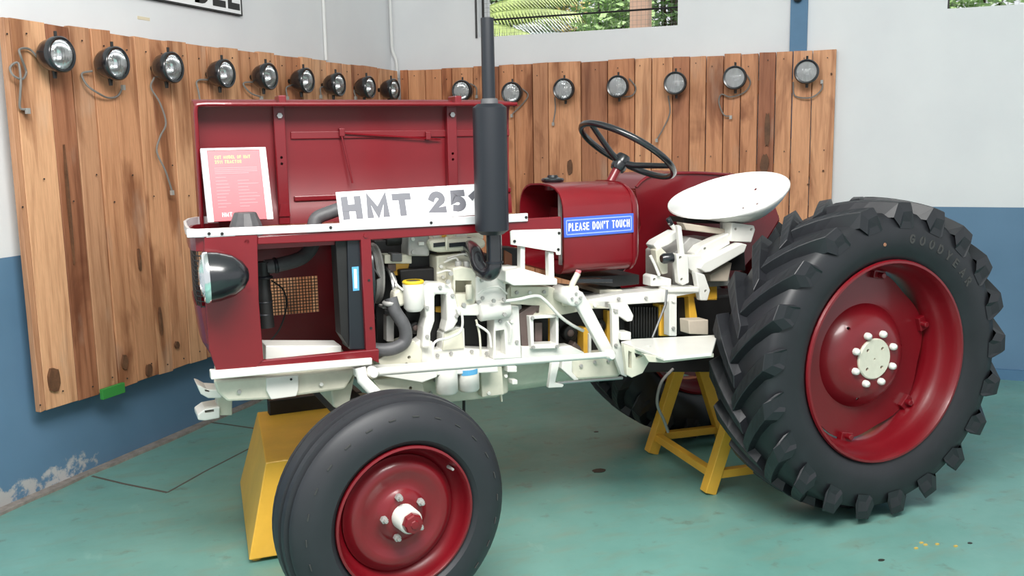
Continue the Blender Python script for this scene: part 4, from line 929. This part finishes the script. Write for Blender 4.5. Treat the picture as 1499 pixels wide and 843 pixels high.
# ---- exhaust
YE = -.335
zt, zb1, zp = S(718, 152, YE).z, S(720, 343, YE).z, S(716, 26, YE).z; xe = S(718.5, 250, YE).x; rm = (S(742, 250, YE)-S(696, 250, YE)).length/2
mf = MB().lathe([(0, .0001), (0, rm*.66), (.014, rm), (zt-zb1-.012, rm), (zt-zb1, rm*.7), (zt-zb1, .0001)], frame((xe, YE, zb1), (0, 0, 1)), 40).build('muffler', 'muff', TR, True, angle=35)
MB().lathe([(0, .0001), (0, .021), (zp-zt, .0205), (zp-zt, .0175), (zp-zt-.02, .0175), (zp-zt-.02, .0001)], frame((xe-.002, YE, zt-.001), (0, 0, 1)), 28).build('exhaust_stack', 'muff', mf, True, angle=35)
MB().lathe([(0, .021), (0, .028), (.016, .026), (.018, .021)], frame((xe, YE, zt-.001), (0, 0, 1)), 28).build('stack_collar', 'grub', mf, True, angle=35)
zq = S(722, 385, YE).z
MB().tube(bez([(xe+.006, YE, zb1+.01), (xe+.006, YE, zq+.01), (xe+.002, YE, zq-.020), (xe-.010, YE+.02, zq-.036), (xe-.022, YE+.06, zq-.018), (xe-.018, YE+.10, zq+.018), (xe-.004, YE+.17, zq+.030), (xe+.01, YE+.24, zq+.032)], 5), .0255, 18).build('exhaust_elbow', 'black', mf, True, angle=60)
MB().lathe([(0, .027), (0, .029), (.006, .029), (.006, .027)], frame((xe+.006, YE, zq+.0), (0, 0, 1)), 24).build('pipe_joint', 'muff', mf, True)
cyl('exhaust_flange', (xe+.004, YE+.21, zq+.032), (0, 1, 0), .034, .014, 'grub')

# ---- fuel tank
XT0, XT1 = -1.10, -.778; zt0_, zt1_ = .945, 1.262; ya, yb = -.202, .168; ym = (ya+yb)/2; hw = (yb-ya)/2
def tsec(ins, n=12):
    o = []; a = hw-ins; zc = zt1_-.125; bq = .125-ins; rb = .045
    for k in range(n+1):
        t = math.pi-math.pi*k/n; c_, s_ = math.cos(t), math.sin(t)
        o.append((ym+a*math.copysign(abs(c_)**.62, c_), zc+bq*abs(s_)**.72))
    for cx_, sg in ((yb-ins-rb, 1), (ya+ins+rb, -1)):
        for k in range(5):
            t = (0 if sg > 0 else -math.pi/2)-k*math.pi/8
            o.append((cx_+rb*math.cos(t), zt0_+ins+rb+rb*math.sin(t)))
    return o
v = []; f = []
st = [(XT0, 0), (XT1-.05, 0), (XT1-.02, .006), (XT1-.006, .02), (XT1, .05)]
ns = len(tsec(0))
for x, ins in st: v += [(x, y, z) for y, z in tsec(ins)]
for x in (XT0, XT1-.03): v += [(x, y, z) for y, z in tsec(.006 if x == XT0 else .03)]
for i in range(len(st)-1):
    for k in range(ns): f.append((i*ns+k, i*ns+(k+1) % ns, (i+1)*ns+(k+1) % ns, (i+1)*ns+k))
L5 = len(st)
for k in range(ns):
    j = (k+1) % ns; f.append((k, L5*ns+k, L5*ns+j, j)); f.append((L5*ns+k, (L5+1)*ns+k, (L5+1)*ns+j, L5*ns+j))
f.append(tuple((L5-1)*ns+k for k in range(ns))); f.append(tuple((L5+1)*ns+k for k in reversed(range(ns))))
tank = MB().add(v, f).build('fuel_tank', 'red', TR, True, angle=40)
sb = tsec(.002); v = [(XT1-.043, y, z) for y, z in tsec(-.003)]+[(XT1-.033, y, z) for y, z in tsec(-.002)]+[(XT1-.043, y, z) for y, z in tsec(.004)]+[(XT1-.033, y, z) for y, z in tsec(.004)]
f = []
for k in range(ns):
    j = (k+1) % ns; f += [(k, j, ns+j, ns+k), (k, 2*ns+k, 2*ns+j, j), (ns+k, ns+j, 3*ns+j, 3*ns+k)]
MB().add(v, f).build('weld_band', 'red', tank, True)
MB().box((XT0+.05, -.075, zt0_+.02), (XT0+.058, -.06, zt1_-.02)).build('tank_baffle', 'grey', tank); MB().box((XT0+.12, ya+.01, zt0_+.02), (XT0+.125, yb-.01, zt1_-.10)).build('tank_baffle', 'red_in', tank)
c = S(809, 266, .05); MB().lathe([(-.03, .032), (.0, .032), (.0, .0001)], frame((c.x, .05, c.z), (0, 0, 1)), 20).build('filler_neck', 'red', tank, True, angle=40)
MB().lathe([(0, .0001), (0, .040), (.008, .044), (.014, .040), (.018, .022), (.026, .018), (.026, .0001)], frame((c.x, .05, c.z-.001), (0, 0, 1)), 28).build('filler_cap', 'black', tank, True, angle=40)
blk('tank_underside', [(838, 405), (936, 402), (936, 416), (900, 420), (838, 412)], -.12, .2, 'dark'); blk('tank_pipe', [(844, 408), (898, 408), (898, 414), (844, 414)], -.18, .03, 'black')

blk('far_rail_end', [(733, 338), (772, 336), (772, 361), (733, 363)], .2, .02, 'red', bevel=.003)
# ---- steering wheel
tw = math.radians(32); WC = Vector((-.712, .02, 1.372)); WN = Vector((math.sin(tw), 0, math.cos(tw))); fw = frame(WC, WN)
MB_ = MB(); rr, tt = .196, .0125; v = []; f = []; n1, n2 = 56, 10
for i in range(n1):
    a = 2*math.pi*i/n1
    for k in range(n2):
        bq = 2*math.pi*k/n2; v.append(fw @ Vector((tt*math.sin(bq), (rr+tt*math.cos(bq))*math.cos(a), (rr+tt*math.cos(bq))*math.sin(a))))
for i in range(n1):
    for k in range(n2): f.append((i*n2+k, i*n2+(k+1) % n2, ((i+1) % n1)*n2+(k+1) % n2, ((i+1) % n1)*n2+k))
sw = MB().add(v, f).build('steering_wheel', 'black', TR, True)
MB().lathe([(-.085, .0001), (-.085, .026), (-.075, .030), (-.035, .030), (-.022, .024), (-.018, .010), (-.018, .0001)], fw, 24).build('wheel_hub', 'black', sw, True, angle=40)
bd = None
for i in range(180):      # angle of the spoke that points up to the front of the rim
    a = 2*math.pi*i/180; P = fw @ Vector((0, rr*math.cos(a), rr*math.sin(a))); d = P-CAM; z = d.dot(FW); e = (IW/2+F*d.dot(RT)/z-864)**2+(IH/2-F*d.dot(UP)/z-186)**2
    if bd is None or e < bd[0]: bd = (e, a)
for k in range(3):
    a = bd[1]+k*2*math.pi/3
    MB().tube([WC-WN*.055, fw @ Vector((-.045, rr*.3*math.cos(a), rr*.3*math.sin(a))), fw @ Vector((0, rr*math.cos(a), rr*math.sin(a)))], [.013, .012, .010], 10).build('spoke', 'black', sw, True)
MB().tube([WC-WN*.08, WC-WN*.26], .018, 14).build('steering_column', 'red', TR, True)

# ---- far fender
fpts = [(903, 412), (915, 428), (1000, 426), (1080, 402), (1122, 350), (1141, 320), (1134, 300), (1112, 274), (1075, 254), (1010, 251), (957, 255), (940, 263), (930, 276), (938, 330), (926, 380)]
fe = MB().prism([S(x, y, .34) for x, y in fpts], (0, .008, 0)).build('fender', 'red', TR)
tp = [S(x, y, .34) for x, y in fpts[3:14]]; v = [p for p in tp]+[p+Vector((0, .28, 0)) for p in tp]+[p-Vector((0, 0, .008)) for p in tp]+[p+Vector((0, .28, -.008)) for p in tp]; n = len(tp)
MB().add(v, [(k, k+1, n+k+1, n+k) for k in range(n-1)]+[(2*n+k, 3*n+k, 3*n+k+1, 2*n+k+1) for k in range(n-1)]).build('fender_top', 'red', fe, True, angle=50)
MB().tube(bez([S(931, 274, .335), S(942, 263, .335), S(958, 257, .335), S(1010, 253, .335), S(1072, 256, .335)]), .007, 8).build('fender_bead', 'red', fe, True)

# ---- seat
SC_ = S(1066, 288, 0); RS = .243; v = []; f = []; nr_, na = 9, 48
for th in (0, -.006):
    for i in range(nr_+1):
        u = i/nr_
        for k in range(na):
            a = 2*math.pi*k/na; x, y = RS*u*math.cos(a), RS*.96*u*math.sin(a)
            zr = .26*x+.13*y-.095*(1-u**2.2)*(1+1.6*x/RS*.5)+.02*max(0, math.cos(a))*u**3+(.004 if u > .99 else 0)
            v.append((SC_.x+x, y, SC_.z+zr+th))
nn = (nr_+1)*na
for i in range(nr_):
    for k in range(na):
        j = (k+1) % na; f.append((i*na+k, i*na+j, (i+1)*na+j, (i+1)*na+k)); f.append((nn+i*na+k, nn+(i+1)*na+k, nn+(i+1)*na+j, nn+i*na+j))
for k in range(na): j = (k+1) % na; f.append((nr_*na+k, nr_*na+j, nn+nr_*na+j, nn+nr_*na+k))
seat = MB().add(v, f).build('seat', 'seatw', TR, True, angle=60)
sh_ = MB()
for (ux, uy) in ((.12, .06), (.16, .02), (.10, -.02), (.19, .07)):
    uu = math.hypot(ux, uy/.96)/RS; z = .26*ux+.13*uy-.095*(1-uu**2.2)*(1+1.6*ux/RS*.5)+.02*max(0, ux/math.hypot(ux, uy))*uu**3
    pit(sh_, (SC_.x+ux, uy, SC_.z+z+.005), (-.3, -.15, 1), .006, .04)
drill(seat, sh_)
# seat carrier and hydraulic linkage
blk('seat_spring_plate', [(1000, 318), (1040, 320), (1066, 324), (1066, 328), (1001, 326)], -.03, .1, 'dark', bevel=.002)
for nm, poly, Y, d, mt in [
    ('link_bracket', [(1071, 328), (1074, 326), (1104, 330), (1106, 336), (1100, 355), (1069, 353)], -.14, .06, 'white'),
    ('lift_arm', [(1018, 371), (1028, 360), (1067, 341), (1069, 357), (1030, 380), (1020, 380)], -.13, .06, 'white'),
    ('lift_arm', [(1033, 399), (1024, 393), (1030, 384), (1086, 356), (1094, 358), (1090, 369), (1040, 398)], -.17, .05, 'white'),
    ('lift_arm', [(957, 359), (962, 353), (991, 337), (994, 348), (980, 358), (962, 366)], -.12, .06, 'white'),
    ('seat_upright', [(992, 329), (998, 331), (1003, 373), (996, 374)], -.17, .02, 'white'),
    ('seat_crossbar', [(1000, 326), (1066, 336), (1067, 344), (1005, 337)], -.10, .05, 'beige'),
    ('rocker_plate', [(990, 371), (1008, 373), (1009, 414), (1000, 418), (994, 414)], -.18, .03, 'white'),
    ('lift_housing', [(985, 372), (1000, 358), (1010, 347), (1030, 352), (1060, 350), (1068, 360), (1068, 418), (985, 424)], -.07, .2, 'grey'),
    ('lift_leg', [(1018, 398), (1032, 402), (1040, 425), (1036, 440), (1026, 440), (1022, 420)], -.19, .03, 'white'),
    ('lift_base', [(976, 421), (1024, 420), (1024, 428), (976, 428)], -.20, .06, 'white'),
    ('valve_block', [(953, 405), (957, 402), (983, 408), (983, 419), (953, 419)], -.16, .06, 'white'),
    ('hub_link', [(1005, 374), (1026, 373), (1034, 396), (1024, 404), (1006, 392)], -.15, .05, 'white'),
    ('arm_support', [(1040, 402), (1072, 384), (1066, 412), (1040, 412)], -.12, .05, 'beige'),
    ('small_bracket', [(960, 366), (968, 362), (978, 372), (978, 400), (970, 402), (962, 384)], -.13, .04, 'cream'),
    ('dark_gap_block', [(1068, 372), (1090, 366), (1092, 396), (1070, 396)], -.10, .06, 'core')]:  # last entry: dark block standing in for the shade of a linkage gap
    lk = blk(nm, poly, Y, d, mt, bevel=.004); hs = [(x, y) for (x, y, n_) in ((1077, 335, 'link_bracket'), (1100, 336, 'link_bracket'), (996, 377, 'rocker_plate'), (998, 409, 'rocker_plate'), (1033, 426, 'lift_leg'), (958, 409, 'valve_block')) if n_ == nm]
    if nm == 'lift_arm' and poly[0] == (1018, 371): hs = [(1032, 364)]
    if hs:
        pc_ = MB()
        for x, y in hs: pit(pc_, S(x, y, Y), (0, -1, 0), .006, d+.01)
        drill(lk, pc_)
MB().lathe([(0, .0001), (0, .014), (.008, .020), (.045, .020), (.05, .014), (.05, .0001)], frame(S(968, 379, -.17), (1, -.1, .05)), 20).build('valve_knob', 'black', TR, True, angle=40)
tub('control_lever', [(952, 374, -.17), (958, 386, -.17), (965, 403, -.17)], .006, 'white', n=8, sm=0); tub('control_lever', [(990, 338, -.1), (980, 325, -.1)], .009, 'white', n=8, sm=0)
cyl('lever_grip', S(983, 329, -.1), (-.5, 0, .8), .010, .03, 'muff'); cyl('seat_post', S(1057, 335, -.05), (0, 0, 1), .009, .05, 'white', n=10)

# ------------------------------------------------------------------ signs standing on the tractor
def sign_frame(tl_, tr_, bl_):
    """local x right, y up, z towards viewer, from three world corners"""
    x = (tr_-tl_).normalized(); y0 = (tl_-bl_); y = (y0-x*y0.dot(x)).normalized(); z = x.cross(y)
    return Matrix(((x.x, y.x, z.x, bl_.x), (x.y, y.y, z.y, bl_.y), (x.z, y.z, z.z, bl_.z), (0, 0, 0, 1))), (tr_-tl_).length, y0.dot(y)
Ya, Yb = -.235, -.205
mm, w, h = sign_frame(S(494, 281, Yb), S(736, 267, Yb), S(498, 329, Ya))
sg = thing('name_sign', 'white sign with grey lettering HMT 2511 propped on the bonnet trim', 'sign', mtx=mm, world=False)
MB().box((0, 0, -.006), (w, h, 0)).build('sign_board', 'paper', sg, bevel=.001)
write('letter', 'HMT 2511', h*.70, h*.205, Matrix.Translation((w*.022, h*.14, 0)), 'signgrey', sg, width=w*.93, gap=.16, space=.34)
mm, w, h = sign_frame(S(301, 219, .19), S(391, 217, .19), S(306, 325, .12))
sg = thing('information_placard', 'red information placard in a white frame leaning inside the raised bonnet', 'placard', mtx=mm, world=False)
MB().box((0, 0, -.008), (w, h, 0)).build('placard_board', 'pink', sg, bevel=.001)
MB().box((-.004, -.002, -.012), (.016, h+.004, .004)).build('placard_edge', 'paper', sg, bevel=.002); MB().box((w-.014, -.002, -.012), (w+.008, h+.004, .004)).build('placard_edge', 'paper', sg, bevel=.002); MB().box((0, h-.004, -.012), (w, h+.004, .003)).build('placard_edge', 'paper', sg, bevel=.001)
for i, (tx, yy) in enumerate((('CUT MODEL OF HMT', .865), ('2511 TRACTOR', .80))): write('placard_letter', tx, h*.046, h*.0075, Matrix.Translation((w*.19, h*yy, 0)), 'orange', sg, d=.0005, width=w*(.58, .43)[i])
pr_ = MB()
for y0, x0, x1 in ([(.73, .17, .86), (.705, .17, .86), (.68, .17, .86), (.655, .17, .72), (.60, .17, .34)]+[(.55-.045*i, .17, .17+.12+.1*random.random()) for i in range(9)]+[(.55-.045*i, .52, .62+.25*random.random()) for i in range(9)]): pr_.box((w*x0, h*y0, 0), (w*x1, h*y0+h*.012, .0005))
pr_.build('placard_print', 'pinkl', sg)
write('logo_letter', 'HMT', h*.06, h*.010, Matrix.Translation((w*.22, h*.06, 0)), 'paper', sg, d=.0005, width=w*.16)
mm, w, h = sign_frame(S(826, 319, -.207), S(928, 312, -.207), S(826, 348, -.207))
sg = thing('warning_sign', "blue PLEASE DON'T TOUCH sign with white lettering on the red fuel tank", 'sign', mtx=mm, world=False)
MB().box((0, 0, -.004), (w, h, 0)).build('sign_board', 'blue', sg, bevel=.001)
bd = MB(); e, q = h*.12, h*.045
for lo, hi in (((e, e, 0), (w-e, e+q, .0005)), ((e, h-e-q, 0), (w-e, h-e, .0005)), ((e, e, 0), (e+q, h-e, .0005)), ((w-e-q, e, 0), (w-e, h-e, .0005))): bd.box(lo, hi)
M['lineb'] = mat('pale_blue_line', (.35, .45, .80), .4); bd.build('sign_border', 'lineb', sg)
write('letter', "PLEASE DON'T TOUCH", h*.40, h*.060, Matrix.Translation((w/2, h*.31, 0)), 'paper', sg, d=.0007, width=w*.88, align='CENTER', gap=.20, space=.55)

# ------------------------------------------------------------------ yellow supports
fs = thing('front_support', 'yellow tapered steel box support under the tractor front axle', 'stand', loc=(-1.93, .42, 0))
B = [Vector(p) for p in ((-2.20, .03, .015), (-1.60, .0, .015), (-1.52, .80, .015), (-2.112, .825, .015))]; T = [SZ(389, 677, .335), Vector((-1.72, .07, .335)), Vector((-1.70, .70, .335)), SZ(377, 603, .335)]
v = B+T; bx = MB().add(v, [(0, 3, 2, 1), (4, 5, 6, 7), (0, 1, 5, 4), (1, 2, 6, 5), (2, 3, 7, 6), (3, 0, 4, 7)]).build('support_box', 'yel', fs, bevel=.004)
for p in ((-2.17, .07), (-1.66, .05), (-1.58, .76), (-2.08, .78)): MB().lathe([(0, .0001), (0, .018), (.02, .018), (.02, .0001)], frame((p[0], p[1], 0), (0, 0, 1)), 10).build('foot', 'ochre', fs)
MB().box((-2.00, .66, .33), (-1.72, .71, .395)).build('top_block', 'dark', fs, bevel=.004); MB().box((-1.80, .22, .33), (-1.73, .42, .505)).build('top_block', 'dark', fs, bevel=.004)
rs = thing('rear_support', 'ochre yellow four-legged steel trestle under the rear axle', 'stand', loc=(-.1, .1, 0))
feet = [Vector((-.418, -.121, 0)), Vector((-.352, .405, 0)), Vector((.02, .36, 0)), Vector((-.05, -.165, 0))]; ey = (feet[1]-feet[0]).normalized()
apex = [Vector((-.235, -.135, .485)), Vector((-.175, .375, .485))]; tops = [apex[0]+Vector((-.02, 0, 0)), apex[1]+Vector((-.02, 0, 0)), apex[1]+Vector((.03, 0, 0)), apex[0]+Vector((.03, 0, 0))]
def beam(name, a, b_, w_, parent, mt='ochre', upv=None):
    d = (b_-a).normalized(); s = d.cross(upv or ey).normalized()*w_/2; t = d.cross(s).normalized()*w_/2
    return MB().prism([a+s+t, a+s-t, a-s-t, a-s+t], b_-a).build(name, mt, parent, bevel=.003)
for p, q in zip(feet, tops): beam('leg', p+Vector((0, 0, .004)), q, .05, rs)
for i in range(4):
    j = (i+1) % 4; beam('lower_rail', feet[i].lerp(tops[i], .16), feet[j].lerp(tops[j], .16), .034, rs, upv=Vector((0, 0, 1)))
beam('top_rail', apex[0]-ey*.03, apex[1]+ey*.03, .055, rs, upv=Vector((0, 0, 1)))

# ------------------------------------------------------------------ turn the finished place so that the room lies along the world axes
TURN = Matrix.Rotation(-AL, 4, 'Z')
for o in [o for o in bpy.data.objects if o.parent is None]: o.matrix_basis = TURN @ o.matrix_basis
